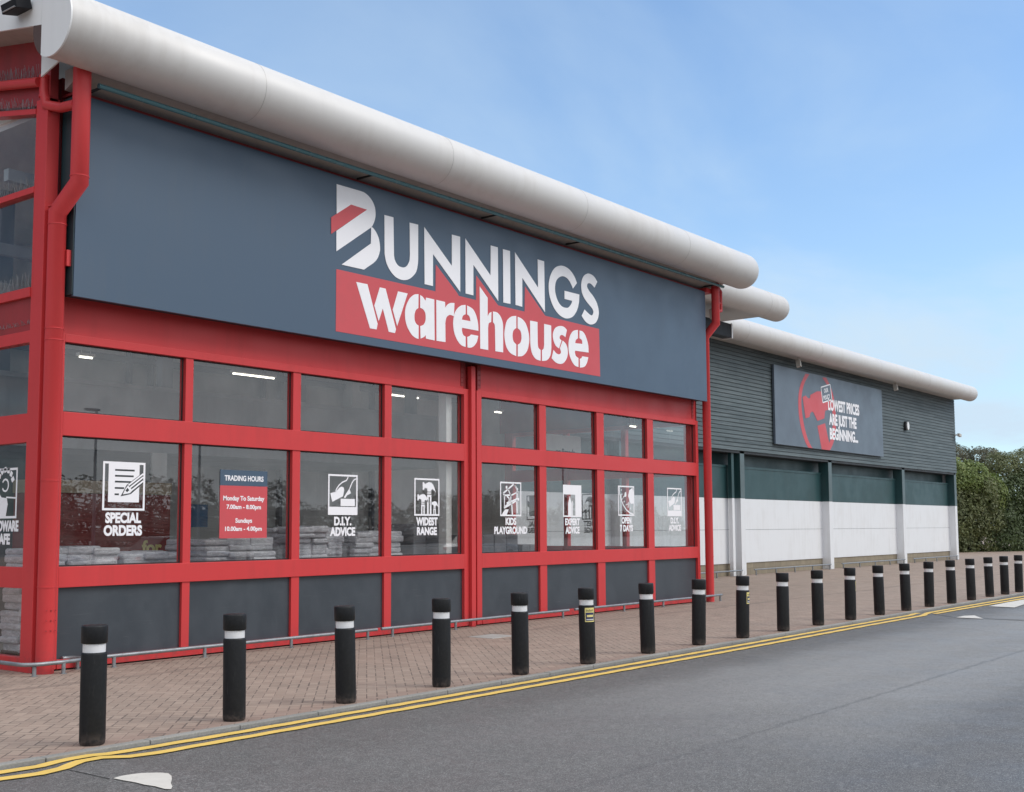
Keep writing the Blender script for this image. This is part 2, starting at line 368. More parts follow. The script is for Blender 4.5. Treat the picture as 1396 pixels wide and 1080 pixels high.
M['crate'] = paint('grey_plastic_crate', (.22, .22, .24), .5, .3, streak=False)

# ------------------------------------------------------------------ mesh helpers
class MB:
    def __init__(s): s.v = []; s.f = []; s.smooth = []
    def add(s, vs, fs, sm=False):
        o = len(s.v); s.v += [tuple(v) for v in vs]; s.f += [tuple(i+o for i in f) for f in fs]; s.smooth += [sm]*len(fs); return s
    def box(s, x0, x1, y0, y1, z0, z1, bev=0):
        if bev:
            bm = bmesh.new(); bmesh.ops.create_cube(bm, size=1)
            for v in bm.verts: v.co = Vector(((x0+x1)/2+v.co.x*(x1-x0), (y0+y1)/2+v.co.y*(y1-y0), (z0+z1)/2+v.co.z*(z1-z0)))
            bmesh.ops.bevel(bm, geom=bm.edges[:], offset=bev, segments=2, affect='EDGES', profile=.5)
            bm.verts.index_update()
            s.add([v.co[:] for v in bm.verts], [[v.index for v in f.verts] for f in bm.faces]); bm.free(); return s
        return s.add([(x0,y0,z0),(x1,y0,z0),(x1,y1,z0),(x0,y1,z0),(x0,y0,z1),(x1,y0,z1),(x1,y1,z1),(x0,y1,z1)],
                     [(0,3,2,1),(4,5,6,7),(0,1,5,4),(1,2,6,5),(2,3,7,6),(3,0,4,7)])
    def tube(s, pts, r, n=12, caps=True, rr=None):
        pts = [Vector(p) for p in pts]; rings = []; up = None
        for i, p in enumerate(pts):
            if i == 0: d = (pts[1]-p).normalized()
            elif i == len(pts)-1: d = (p-pts[i-1]).normalized()
            else:
                a, b = (p-pts[i-1]).normalized(), (pts[i+1]-p).normalized(); d = (a+b).normalized()
            if up is None: up = d.orthogonal().normalized()
            up = (up - d*up.dot(d)).normalized(); w = d.cross(up)
            k = 1
            if 0 < i < len(pts)-1: k = 1/max(.5, d.dot((p-pts[i-1]).normalized()))
            q = rr[i] if rr else r
            # stretch mitre only in the bend plane
            ring = []
            bend = None
            if k > 1.001:
                bend = ((pts[i+1]-p).normalized()-(p-pts[i-1]).normalized()); bend = (bend-d*bend.dot(d)).normalized()
            for a_ in range(n):
                o = up*cos(2*pi*a_/n)*q + w*sin(2*pi*a_/n)*q
                if bend is not None: o += bend*(o.dot(bend))*(k-1)
                ring.append(p+o)
            rings.append(ring)
        vs = [v for r_ in rings for v in r_]; fs = []
        for i in range(len(rings)-1):
            for a_ in range(n):
                b = (a_+1) % n; fs.append((i*n+a_, i*n+b, (i+1)*n+b, (i+1)*n+a_))
        s.add(vs, fs, True)
        if caps:
            s.add(rings[0], [tuple(reversed(range(n)))]); s.add(rings[-1], [tuple(range(n))])
        return s
    def lathe(s, prof, cx=0, cy=0, n=32, cap=True):
        vs = [(cx+r*cos(2*pi*a/n), cy+r*sin(2*pi*a/n), z) for r, z in prof for a in range(n)]; fs = []
        for i in range(len(prof)-1):
            for a in range(n):
                b = (a+1) % n; fs.append((i*n+a, i*n+b, (i+1)*n+b, (i+1)*n+a))
        s.add(vs, fs, True)
        if cap:
            if prof[0][0] > 1e-4: s.add(vs[:n], [tuple(reversed(range(n)))])
            if prof[-1][0] > 1e-4: s.add(vs[-n:], [tuple(range(n))])
        return s
    def prism(s, pts, fn, d):
        """pts 2D (u,v); fn(u,v,w)->3D; from w=0 (front) to w=d (back)"""
        a = sum(pts[i][0]*pts[(i+1) % len(pts)][1]-pts[(i+1) % len(pts)][0]*pts[i][1] for i in range(len(pts)))
        if a < 0: pts = pts[::-1]
        n = len(pts); vs = [fn(u, v, 0) for u, v in pts]+[fn(u, v, d) for u, v in pts]
        fs = [tuple(range(n)), tuple(reversed(range(n, 2*n)))]+[(i, i+n, (i+1) % n+n, (i+1) % n) for i in range(n)]
        return s.add(vs, fs)
    def build(s, name, mat, parent=None, bevel=0, loc=None):
        me = bpy.data.meshes.new(name); me.from_pydata(s.v, [], s.f)
        me.polygons.foreach_set('use_smooth', s.smooth); me.materials.append(M[mat] if isinstance(mat, str) else mat); me.update()
        o = bpy.data.objects.new(name, me); COL.objects.link(o)
        if bevel:
            b = o.modifiers.new('bevel', 'BEVEL'); b.width = bevel; b.segments = 2; b.limit_method = 'ANGLE'; b.angle_limit = R(50)
        if parent is not None:
            o.parent = parent
            if not getattr(s, 'local', False): o.matrix_parent_inverse = Matrix.Translation(-parent.location) if parent.type == 'EMPTY' else Matrix()
            if parent.type != 'EMPTY': o.matrix_parent_inverse = Matrix()
        return o
def tag(o, label=None, cat=None, group=None, kind=None):
    if label: o['label'] = label
    if cat: o['category'] = cat
    if group: o['group'] = group
    if kind: o['kind'] = kind
    return o
def thing(name, label, cat, loc=(0, 0, 0), group=None):
    o = bpy.data.objects.new(name, None); COL.objects.link(o); o.location = loc; o.empty_display_size = .2
    return tag(o, label, cat, group)
def struct(o): o['kind'] = 'structure'; return o
def front(y): return lambda u, v, w: (u, y+w, v)          # facing -y
def grid_sheet(x0, x1, y0, y1, z, nx, ny):
    m = MB(); vs = [(x0+(x1-x0)*i/nx, y0+(y1-y0)*j/ny, z) for j in range(ny+1) for i in range(nx+1)]
    return m.add(vs, [(j*(nx+1)+i, j*(nx+1)+i+1, (j+1)*(nx+1)+i+1, (j+1)*(nx+1)+i) for j in range(ny) for i in range(nx)])
def text_mb(txt, size, fn, bold=.02, xs=1, depth=.004, align='CENTER', spacing=1.0, w_max=None):
    """lettering as mesh; fn(u,v,w) maps to 3D. (0,0) is the baseline at the anchor."""
    cu = bpy.data.curves.new('t', 'FONT'); cu.body = txt; cu.size = 1; cu.align_x = align; cu.offset = bold; cu.extrude = 0.0; cu.space_character = spacing
    cu.resolution_u = 4
    o = bpy.data.objects.new('t', cu); COL.objects.link(o); bpy.context.view_layer.update()
    me = bpy.data.meshes.new_from_object(o.evaluated_get(bpy.context.evaluated_depsgraph_get()))
    bpy.data.objects.remove(o)
    co = [v.co.copy() for v in me.vertices]
    capH = .73
    wid = max(c.x for c in co)-min(c.x for c in co)
    sy = size/capH; sx = sy*xs
    if w_max: sx = w_max/wid
    if align == 'CENTER':
        mid = (max(c.x for c in co)+min(c.x for c in co))/2
    else: mid = min(c.x for c in co)
    m = MB(); n = len(co)
    vs = [fn((c.x-mid)*sx, c.y*sy, 0) for c in co]+[fn((c.x-mid)*sx, c.y*sy, depth) for c in co]
    fs = []
    ec = {}
    for p in me.polygons:
        vv = list(p.vertices)
        fs.append(tuple(vv)); fs.append(tuple(reversed([i+n for i in vv])))
        for a, b in zip(vv, vv[1:]+vv[:1]): ec[(a, b)] = ec.get((a, b), 0)+1
    for (a, b) in ec:
        if (b, a) not in ec: fs.append((b, a, a+n, b+n))
    bpy.data.meshes.remove(me)
    return m.add(vs, fs)

# ------------------------------------------------------------------ ground
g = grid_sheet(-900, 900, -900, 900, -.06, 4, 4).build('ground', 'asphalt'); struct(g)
m = MB(); XL, XR = -60, 200
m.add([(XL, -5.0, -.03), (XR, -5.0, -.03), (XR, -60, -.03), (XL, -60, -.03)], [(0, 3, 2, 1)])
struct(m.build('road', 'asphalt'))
m = MB(); m.box(XL, XR, -4.925, 60, -.05, 0); struct(m.build('pavement', 'pavers'))
m = MB(); x = XL
while x < 60:
    m.box(x+.004, x+.911, -5.025, -4.928, -.055, .006-random.random()*.004, .008); x += .915
struct(m.build('kerb', 'kerb'))
def ribbon(path, w, z):
    m = MB(); vs = []; n = len(path)
    for i, (x, y) in enumerate(path):
        a = path[max(0, i-1)]; b = path[min(n-1, i+1)]; d = Vector((b[0]-a[0], b[1]-a[1])).normalized()
        ww = w*(1+.06*sin(i*7.3)); nx, ny = -d.y*ww/2, d.x*ww/2
        vs += [(x+nx, y+ny, z), (x-nx, y-ny, z)]
    return m.add(vs, [(2*i, 2*i+1, 2*i+3, 2*i+2) for i in range(n-1)])
def dense(path, step=.12):
    out = []
    for (a, b) in zip(path, path[1:]):
        n = max(1, min(200, int(math.dist(a, b)/step)))
        out += [(a[0]+(b[0]-a[0])*i/n, a[1]+(b[1]-a[1])*i/n+.006*sin(a[0]*5+i*1.7)) for i in range(n)]
    return out+[path[-1]]
YW = .112
m = MB()
lines = [([(2.0, -5.08), (4.237, -5.10), (4.56, -5.125), (4.841, -5.147), (5.0, -5.10), (5.129, -5.082), (5.3, -5.085), (5.42, -5.14), (5.729, -5.155), (6.457, -5.178), (9.2, -5.195), (15.4, -5.21), (20.8, -5.19), (23.0, -5.20), (23.3, -5.14), (23.62, -5.13)], 0),
         ([(2.0, -5.27), (4.115, -5.307), (4.427, -5.349), (4.694, -5.398), (4.903, -5.357), (5.12, -5.235), (5.3, -5.235), (5.45, -5.37), (5.664, -5.41), (6.278, -5.415), (8.95, -5.44), (14.93, -5.47), (20.1, -5.426), (22.717, -5.43), (22.95, -5.44), (23.5, -5.32), (23.9, -5.27), (27.168, -5.27), (30.5, -5.31), (60, -5.33)], 1),
         ([(23.6, -5.46), (26.4, -5.49), (29.6, -5.56), (60, -5.6)], 2)]
for path, k in lines:
    o = ribbon(dense(path), YW, -.022+.0012*k).build('yellow_line', 'yellow'); struct(o)
def flat(name, pts, z, mat):
    a = sum(pts[i][0]*pts[(i+1) % len(pts)][1]-pts[(i+1) % len(pts)][0]*pts[i][1] for i in range(len(pts)))
    if a < 0: pts = pts[::-1]
    return struct(MB().add([(x, y, z) for x, y in pts], [tuple(range(len(pts)))]).build(name, mat))
# raised table patches of newer asphalt with white triangles
flat('road_patch', [(4.90, -5.43), (5.36, -5.43), (5.34, -5.7), (5.33, -5.99), (5.6, -7.4), (5.9, -12), (3.4, -12), (3.9, -8.0), (4.62, -6.3), (4.9, -5.95), (4.905, -5.6)], -.0255, 'asphalt_patch')
flat('road_marking', [(4.905, -5.985), (4.95, -5.965), (5.01, -5.955), (5.075, -5.97), (5.13, -5.99), (5.178, -6.036), (5.222, -6.09), (5.238, -6.15), (5.20, -6.24), (5.13, -6.341), (5.05, -6.44), (4.99, -6.54), (4.935, -6.60), (4.915, -6.56), (4.925, -6.437), (4.912, -6.33), (4.919, -6.226), (4.908, -6.1)], -.019, 'white_road')
flat('road_patch', [(23.55, -5.47), (22.92, -6.08), (22.9, -6.6), (22.85, -7.3), (22.7, -12), (23.1, -12), (23.05, -7.3), (23.08, -6.1), (23.7, -5.47)], -.0255, 'asphalt_patch')
flat('road_marking', [(22.839, -6.105), (23.355, -6.103), (23.55, -6.235), (22.789, -6.626)], -.019, 'white_road')
flat('road_marking', [(26.386, -5.68), (27.9, -5.64), (30.5, -5.70), (30.5, -6.0), (28.0, -6.09), (27.574, -6.12), (26.258, -6.24)], -.019, 'white_road')
c = tag(MB().box(14.35, 14.95, -1.75, -1.25, -.01, .006, .004).build('manhole_cover', 'cover'), 'pale square metal inspection cover set in the block paving by the rail', 'manhole cover')

# ------------------------------------------------------------------ front glazed building
T0, T1, T2, T3, T4 = 4.049, 3.174, 2.877, 1.257, 1.003
PA = [8.06, 10.01, 11.967, 13.932, 16.226, 18.19, 20.19, 22.13]
PB = [9.885, 11.815, 13.77, 15.745, 17.975, 19.93, 21.885, 23.99]
bld = thing('shop_building', 'near shop building with red framed glazed front under a silver rounded roof edge', 'building', (16, 0, 0))
# posts between panes
vert = [(7.95, 8.06)]+[(PB[i], PA[i+1]) for i in range(3)]+[(15.745, 15.87), (16.09, 16.226)]+[(PB[i], PA[i+1]) for i in range(4, 7)]+[(23.99, 24.10)]
for i, (a, b) in enumerate(vert):
    m = MB()
    if i in (0, 4, 5, 9): m.box(a, b, 0, .15, .02, 4.15, .004)
    else:
        m.box(a, b, .016, .15, .13, T0, .003); mid = (a+b)/2
    m.build('mullion', 'red', bld)
# rails
for a, b in ((8.06, 15.745), (16.226, 23.99)):
    for z0, z1, nm in ((T0, 4.15, 'head_rail'), (T2, T1, 'transom'), (T4, T3, 'sill_rail'), (.02, .13, 'base_rail')):
        m = MB().box(a, b, 0 if nm != 'base_rail' else -.012, .145, z0, z1, .004)
        m.build(nm, 'red', bld)
# rolled column between the two bays
m = MB(); m.box(15.875, 15.985, -.06, .03, 0, 4.56, .004); m.box(15.87, 16.09, .10, .14, 0, 4.56); m.box(15.925, 15.94, .03, .10, 0, 4.56)
m.build('column', 'red', bld)
# beam below the sign, its end stiffeners, red wall behind the sign
m = MB().box(8.0, 15.80, .045, .25, 4.153, 4.85, .004); m.build('beam', 'red', bld)
m = MB().box(16.16, 24.08, .045, .25, 4.153, 4.85, .004); m.build('beam', 'red', bld)
MB().box(15.80, 16.16, .16, .25, 4.153, 4.85).build('column_web', 'red_dark', bld)
for x in (15.80, 16.16, 24.085): MB().box(x-.012, x+.012, .03, .2, 4.153, 4.85).build('stiffener', 'red_dark', bld)
for x in (15.74, 16.21, 23.93):
    m = MB(); m.box(x-.04, x+.04, .036, .05, 4.2, 4.7)
    for k in range(5): m.box(x-.022, x-.008, .024, .036, 4.25+k*.09, 4.265+k*.09); m.box(x+.008, x+.022, .024, .036, 4.25+k*.09, 4.265+k*.09)
    m.build('beam_bracket', 'red_dark', bld)
m = MB().box(7.98, 24.1, .10, .3, 4.853, 7.44); m.build('upper_wall', 'red_dark', bld)
m = MB().box(7.98, 24.05, -.20, .095, 7.165, 7.20); m.box(7.98, 24.05, -.215, -.20, 7.12, 7.20); m.build('eaves_angle', 'red_dark', bld)
# panes and kick panels
for i in range(8):
    a, b = PA[i], PB[i]
    for z0, z1 in ((T1, T0), (T3, T2)):
        w = MB().box(a-.01, b+.01, .085, .093, z0-.01, z1+.01).build('window_pane', 'glass', bld)
        s = MB()
        e = .018
        s.box(a, b, .074, .084, z1-e, z1); s.box(a, b, .074, .084, z0, z0+e); s.box(a, a+e, .074, .084, z0+e, z1-e); s.box(b-e, b, .074, .084, z0+e, z1-e)
        s.build('gasket', 'black_steel', w)
    MB().box(a, b, .06, .10, .13, T4).build('kick_panel', 'kick', bld)
# corner post and left-hand return glazing (plane X=7.73)
SX = 7.73
m = MB().box(SX, 7.90, .0, .26, 0, 7.1, .005); m.build('corner_post', 'red', bld)
m = MB().box(7.90, 7.95, .05, .2, 0, 4.2); m.build('corner_filler', 'red_dark', bld)
sy = [(.26, 1.95), (2.06, 3.75), (3.86, 5.55), (5.66, 7.3)]
m = MB()
for a, b in ((1.95, 2.06), (3.75, 3.86), (5.55, 5.66)):
    MB().box(SX, 7.86, a, b, 0, 7.1, .004).build('mullion', 'red', bld)
for z0, z1, nm in ((T0-.02, 4.18, 'head_rail'), (T2-.09, T1-.03, 'transom'), (T4, T3, 'sill_rail'), (.0, .17, 'base_rail')):
    MB().box(SX+.004, 7.85, .26, 7.3, z0, z1, .004).build(nm, 'red', bld)
MB().box(SX+.03, 7.85, .26, 7.3, 4.183, 4.60).build('side_beam', 'red_dark', bld)
MB().box(SX-.02, 7.85, .255, 7.3, 4.60, 4.72, .004).build('ledge_rail', 'red', bld)
MB().box(SX-.01, 7.85, .255, 7.3, 5.92, 6.0, .004).build('mid_rail', 'red', bld)
for a, b in sy:
    for z0, z1 in ((.17, T4), (T3, T2-.09), (T1-.03, T0-.02), (4.72, 5.92), (6.0, 6.98)):
        MB().box(SX+.06, SX+.068, a-.01, b+.01, z0-.01, z1+.01).build('window_pane', 'glass', bld)
# sloping rails and wall strip over the side glazing, 10.5 degrees
sl = .185
def slope_beam(x0, x1, y0, y1, z0, z1):
    return MB().add([(x0,y0,z0),(x1,y0,z0),(x1,y1,z0+(y1-y0)*sl),(x0,y1,z0+(y1-y0)*sl),(x0,y0,z1),(x1,y0,z1),(x1,y1,z1+(y1-y0)*sl),(x0,y1,z1+(y1-y0)*sl)],
                 [(0,3,2,1),(4,5,6,7),(0,1,5,4),(1,2,6,5),(2,3,7,6),(3,0,4,7)])
slope_beam(SX-.01, 7.87, .26, 7.3, 6.93, 7.0).build('sloping_rail', 'red', bld)
slope_beam(SX+.03, 7.87, .0, 7.3, 7.0, 7.9).build('gable_wall', 'red_dark', bld)
# gutter along the side with its bend into the downpipe
m = MB().tube([(7.68, 7.2, 7.30+7.1*sl), (7.68, .12, 7.30)], .062, 14); m.build('gutter', 'red', bld)
m = MB().tube([(7.74, .10, 7.37), (7.74, .10, 7.18), (7.74, .04, 7.0), (7.80, -.20, 6.93), (7.80, -.52, 6.90)], .062, 14); m.tube([(7.74,.10,7.39),(7.74,.10,7.35)], .07, 14); m.tube([(7.74,.10,7.14),(7.74,.10,7.11)], .067, 14)
m.build('gutter_outlet', 'red', bld)
# bird spikes
def spikes(x, y0, y1, z, slp, h=.12, nm='bird_spikes', n=60):
    m = MB()
    for i in range(n):
        y = y0+(y1-y0)*(i+random.random()*.6)/n; zz = z+(y-y0)*slp
        for s_ in (-1, 1):
            dx, dy = random.uniform(-.04, .04)+s_*.03, random.uniform(-.02, .02)+s_*.015
            m.tube([(x, y, zz), (x+dx, y+dy, zz+h*random.uniform(.8, 1.15))], .0022, 4, False)
    m.build(nm, 'galv', bld)
spikes(7.70, .15, 3.0, 7.36, sl, .15, n=70); spikes(7.71, .28, 3.0, 7.0, sl, .13, n=60); spikes(7.74, .28, 3.0, 6.0, 0, .17, n=60); spikes(7.72, .28, 3.0, 4.72, 0, .17, n=60); spikes(7.745, .28, 3.0, 4.26, 0, .05, n=60)
# main downpipes with elbows and collars
def downpipe(x, y, yo, z_el0, z_el1, z_top, r, name='downpipe'):
    p = MB().tube([(x, y, 0), (x, y, z_el0), (x+.02, yo, z_el1), (x+.02, yo, z_top)], r, 24).build(name, 'red', bld)
    for z, h in ((z_el0-.16, .22), (4.02, .14), (2.3, .02), (1.02, .02)):
        for zz in (z, z+h) if h > .05 else (z,): MB().tube([(x, y, zz), (x, y, zz+.012)], r+.006, 24).build('pipe_collar', 'red', p)
    for zz in (z_el1+.06,): MB().tube([(x+.02, yo, zz), (x+.02, yo, zz+.012)], r+.006, 24).build('pipe_collar', 'red', p)
    return p
downpipe(7.83, -.13, -.56, 5.62, 5.93, 7.35, .108)
downpipe(24.27, -.14, -.42, 6.12, 6.42, 7.35, .095)
m = MB()
for z in (.5, .62, .74):
    for dx in (-.06, .0, .06): m.box(7.83+dx-.008, 7.83+dx+.008, -.243-.002, -.236, z+abs(dx)*.1, z+.016)
m.build('bolt', 'red_dark', bld)
MB().box(7.90, 7.99, -.25, -.18, 4.95, 5.15).build('pipe_bracket', 'red', bld)
# short red bracket tubes above the right pipe
m = MB(); m.tube([(24.4, -.42, 7.3), (24.55, -.42, 7.2), (24.55, -.42, 6.75), (24.42, -.42, 6.72)], .04, 10); m.tube([(24.3,-.42,6.95),(24.55,-.42,6.9)], .03, 8); m.box(24.0, 24.3, -.35, -.1, 7.12, 7.22)
m.build('pipe_stay', 'red', bld)
# rounded silver roof edge: barrel with domed right end
def barrel(name, x0, x1, yc, zc, r, parent, mat='silver', seams=(), back=None):
    prof = [(x0, r)]+[(x0+(x1-x0)*k/12, r) for k in range(1, 13)]+[(x1+r*.85*sin(a), r*cos(a)) for a in [R(6*k) for k in range(1, 15)]]+[(x1+r*.85, 0.001)]
    n = 64; vs = [(x, yc+q*cos(2*pi*a/n), zc+q*sin(2*pi*a/n)) for x, q in prof for a in range(n)]; fs = []
    for i in range(len(prof)-1):
        for a in range(n):
            b = (a+1) % n; fs.append((i*n+a, (i+1)*n+a, (i+1)*n+b, i*n+b)[::-1])
    m = MB().add(vs, fs, True)
    o = m.build(name, mat, parent)
    if seams:
        for sx_ in seams: MB().tube([(sx_-.004, yc, zc), (sx_+.004, yc, zc)], r+.0015, 64, True).build('seam_strip', 'seam', o)
    return o
TY, TZ, TR_ = -.80, 7.69, .41
tube = barrel('roof_edge', 7.3, 24.9, TY, TZ, TR_, bld, seams=(10.2, 14.07, 17.9, 21.75))
# flat end cap on the left
pts = [(TY+TR_*cos(a), TZ+TR_*sin(a)) for a in [R(240-6*k) for k in range(0, 30)]]   # bottom, front, up over the top
cap = [(-.60, 7.40)]+[(TY+(TR_+.004)*cos(R(t)), TZ+(TR_+.004)*sin(R(t))) for t in range(-62+360, 90-1+0, -6)]
cap = [(-.58, 7.34)]+[(TY+(TR_+.004)*cos(R(t)), TZ+(TR_+.004)*sin(R(t))) for t in range(295, 95, -5)]+[(-.58, 8.55)]
MB().prism([(-y, z) for y, z in cap], lambda u, v, w: (7.285+w, -u, v), .02).build('end_cap', 'white_fascia', bld)
# gable fascia
f = [(-.572, 7.72), (9, 7.72+9.57*sl), (9, 8.55+9.57*sl), (-.572, 8.55)]
MB().prism([(-y, z) for y, z in f], lambda u, v, w: (7.288+w, -u, v), .03).build('gable_fascia', 'white_fascia', bld)
MB().add([(7.32, -.57, 7.74), (7.9, -.57, 7.74), (7.9, 9, 7.74+9.57*sl), (7.32, 9, 7.74+9.57*sl)], [(0, 1, 2, 3), (3, 2, 1, 0)][:1]).build('gable_soffit', 'soffit', bld)
MB().prism([(.50, 7.42), (.05, 7.30), (.05, 7.70), (.5, 7.70)], lambda u, v, w: (7.60+w, -u, v), .02).build('soffit_bracket', 'white_fascia', bld)
# roof skin and soffit
m = MB(); ang = [(TY, TZ+TR_+.003), (9.0, TZ+TR_+9.8*sl), (9.0, TZ+TR_-.25+9.8*sl), (TY, TZ+TR_-.2)]
m.prism([(-y, z) for y, z in ang], lambda u, v, w: (7.32+w, -u, v), 17.6); m.build('roof', 'silver', bld)
m = MB().add([(7.9, -.66, 7.43), (24.55, -.66, 7.43), (24.55, -.095, 7.205), (7.9, -.095, 7.205), (7.9, -.66, 7.47), (24.55, -.66, 7.47), (24.55, -.095, 7.46), (7.9, -.095, 7.46)], [(0,3,2,1),(4,5,6,7),(0,1,5,4),(1,2,6,5),(2,3,7,6),(3,0,4,7)])
for k in range(9): x = 8.9+k*1.9; m.box(x, x+.012, -.64, -.12, 7.2, 7.21) if 0 else None
m.build('soffit', 'soffit', bld)
MB().tube([(7.290, TY, TZ), (7.297, TY, TZ)], TR_+.002, 48).build('tube_end_plate', 'soffit_dark', bld)
# teal rail in front of the sign, on brackets
rl = MB().tube([(8.05, -.60, 7.19), (24.35, -.60, 7.26)], .032, 12).build('banner_rail', 'teal_pipe', bld)
for x in (8.12, 12.9, 16.0, 18.6, 24.05):
    z = 7.19+(x-8)*.0043; m = MB()
    m.box(x-.012, x+.012, -.60, -.2, z-.008, z+.02)
    m.build('rail_bracket', 'black_steel', rl)
# flood lamp on the gable fascia
fl = thing('flood_lamp', 'small dark box lamp fixed high on the white gable fascia', 'lamp', (7.25, -.22, 8.0))
def rotbox(c, hx, hy, hz, rx=0, ry=0, rz=0, bev=.004):
    from mathutils import Euler
    m = MB().box(-hx, hx, -hy, hy, -hz, hz, bev); mt = Euler((rx, ry, rz)).to_matrix()
    m.v = [tuple(mt @ Vector(v)+Vector(c)) for v in m.v]; return m
rotbox((7.17, -.2, 8.0), .10, .17, .055, 0, R(-14), 0).build('lamp_body', 'dark_box', fl)
rotbox((7.135, -.2, 7.952), .075, .14, .006, 0, R(-14), 0).build('lamp_lens', 'grey_band', fl)
MB().tube([(7.2, -.2, 8.0), (7.29, -.2, 8.03)], .02, 8).build('lamp_arm', 'dark_box', fl)
# right-hand return glazing (plane X=24.1)
RX = 24.04
ry = [(.12, .30), (1.90, 2.02), (3.62, 3.74), (5.34, 5.60)]
for a, b in ry: MB().box(RX-.08, RX+.06, a, b, 0, 4.15, .004).build('mullion', 'red', bld)
for z0, z1, nm in ((T0, 4.15, 'head_rail'), (T2, T1, 'transom'), (T4, T3, 'sill_rail'), (0, .13, 'base_rail')):
    MB().box(RX-.07, RX+.055, .155, 5.6, z0, z1, .004).build(nm, 'red', bld)
for (a0, a), (b, b1) in zip(ry, ry[1:]):
    for z0, z1 in ((T1, T0), (T3, T2)): MB().box(RX+.0, RX+.008, a-.01, b+.01, z0-.01, z1+.01).build('window_pane', 'glass', bld)
    MB().box(RX-.02, RX+.03, a, b, .13, T4).build('kick_panel', 'kick', bld)
MB().box(24.0, 24.14, .3, 5.79, 4.153, 7.44).build('end_wall', 'red_dark', bld)
MB().box(24.0, 24.14, 5.603, 7.2, 0, 4.15).build('end_wall', 'grey_int', bld)
MB().box(24.0, 24.14, 5.793, 7.2, 4.153, 7.44).build('end_wall', 'grey_int', bld)
# interior shell
MB().box(7.86, 23.95, .26, 7.0, .004, .02).build('shop_floor', 'floor_int', bld)
MB().box(7.8, 24.0, 7.0, 7.2, 0, 7.4).build('back_wall', 'grey_int', bld)
MB().box(7.9, 24.0, .31, 7.0, 7.0, 7.1).build('ceiling', 'white_int', bld)
m = MB().box(7.95, 19.4, 3.9, 4.1, 3.02, 4.14); m.box(7.95, 19.4, 4.1, 7.0, 3.02, 3.2); m.box(7.95, 19.4, 3.87, 3.9, 4.08, 4.16); m.build('mezzanine_edge', 'grey_band', bld)
m = MB()
for x in (9.3, 12.3, 15.4, 18.6): m.box(x, x+.22, 3.95, 4.12, 4.16, 7.0)
for x in (10.4, 13.6, 14.1, 17.0, 17.5, 20.4): m.box(x, x+.07, 6.85, 6.99, .0, 7)
m.box(8, 19.4, 3.96, 4.0, 4.75, 4.79); m.box(8, 24, 6.8, 6.9, 5.0, 5.12)
m.build('interior_stanchion', 'steel_int', bld)
m = MB(); m.box(8.3, 12.1, 3.95, 4.05, .02, 3.02); m.build('roller_shutter', 'dark_int', bld)
m = MB()
for k in range(30): m.box(8.3, 12.1, 3.935, 3.95, .1+k*.097, .16+k*.097)
m.build('shutter_slats', 'dark_int', bld)
for k, (z, y) in enumerate(((6.3, 1.2), (5.6, 2.4), (4.9, 1.8))): MB().box(7.9, 12.5, y, y+.12, z, z+.16).build('roof_beam', 'grey_band', bld)
MB().box(8.35, 8.5, .95, 1.1, 4.2, 6.9).build('interior_stanchion', 'dark_int', bld)
MB().box(15.52, 15.66, .22, .40, 0, 7.0).build('interior_post', 'white_int', bld)
MB().box(12.1, 12.4, 3.9, 4.1, .02, 3.02).build('interior_post', 'white_int', bld)
MB().box(19.45, 19.7, 6.6, 6.9, 0, 7).build('interior_post', 'white_int', bld)
lamps = [(11.07, 4.35, 4.58, 0), (14.65, 4.35, 4.62, 1), (18.8, 4.35, 4.58, 1), (21.7, 4.0, 4.42, 0), (23.2, 1.2, 4.02, 0)]
for i, (x, y, z, k) in enumerate(lamps):
    la = thing('strip_light', ['short lit strip light seen through the far left upper pane', 'long lit strip light behind the second upper pane from the left', 'lit strip light behind the fourth upper pane from the left', 'short lit lamp behind the pane just right of the central red column', 'small lit lamp behind the last upper pane on the right'][i], 'lamp', (x, y, z), 'ceiling strip lights')
    L_ = .12 if k == 0 else .5
    MB().box(x-L_, x+L_, y-.012, y+.012, z, z+.022).build('lamp_tube', 'lamp', la)
    m = MB().box(x-L_-.03, x+L_+.03, y-.05, y+.05, z+.032, z+.08); m.tube([(x-L_*.7, y, z+.07), (x-L_*.7, y, 7.0)], .006, 5); m.tube([(x+L_*.7, y, z+.07), (x+L_*.7, y, 7.0)], .006, 5); m.build('lamp_housing', 'white_int', la)

# ------------------------------------------------------------------ interior stock
def pallet(x, y, w, d, h, label, kind):
    t = thing('stock_pallet', label, 'pallet', (x, y, .02), 'stacks of stock behind the windows')
    m = MB()
    for k in range(3): m.box(x-w/2, x+w/2, y-d/2+k*(d-.1)/2, y-d/2+k*(d-.1)/2+.1, .02, .12)
    m.box(x-w/2, x+w/2, y-d/2, y+d/2, .122, .15); m.build('pallet_base', 'wood', t)
    m = MB(); z = .152; rnd = random.Random(x)
    if kind == 'bags':
        while z < h:
            for i in range(3):
                for j in range(2):
                    xx = x-w/2+w*i/3; yy = y-d/2+d*j/2
                    m.box(xx+.006+rnd.uniform(-.05, .02), xx+w/3-.004+rnd.uniform(-.02, .05), yy+.004+rnd.uniform(-.05, .03), yy+d/2-.004, z+rnd.uniform(-.015, .01), z+.085+rnd.uniform(-.01, .03), .028)
            z += .088
        m.build('bag_stack', 'wrap', t)
    else:
        while z < h:
            for i in range(3):
                xx = x-w/2+w*i/3
                m.box(xx+.01, xx+w/3-.01, y-d/2, y+d/2, z, z+.2, .008)
                for q in range(4):
                    m.box(xx+.04, xx+w/3-.04, y-d/2-.008, y-d/2+.002, z+.035+q*.04, z+.052+q*.04)
            z += .205
        m.build('crate_stack', 'crate', t)
    return t
pallet(8.75, 1.1, 1.1, .9, 1.42, 'plastic wrapped bag stack behind the special orders window', 'bags')
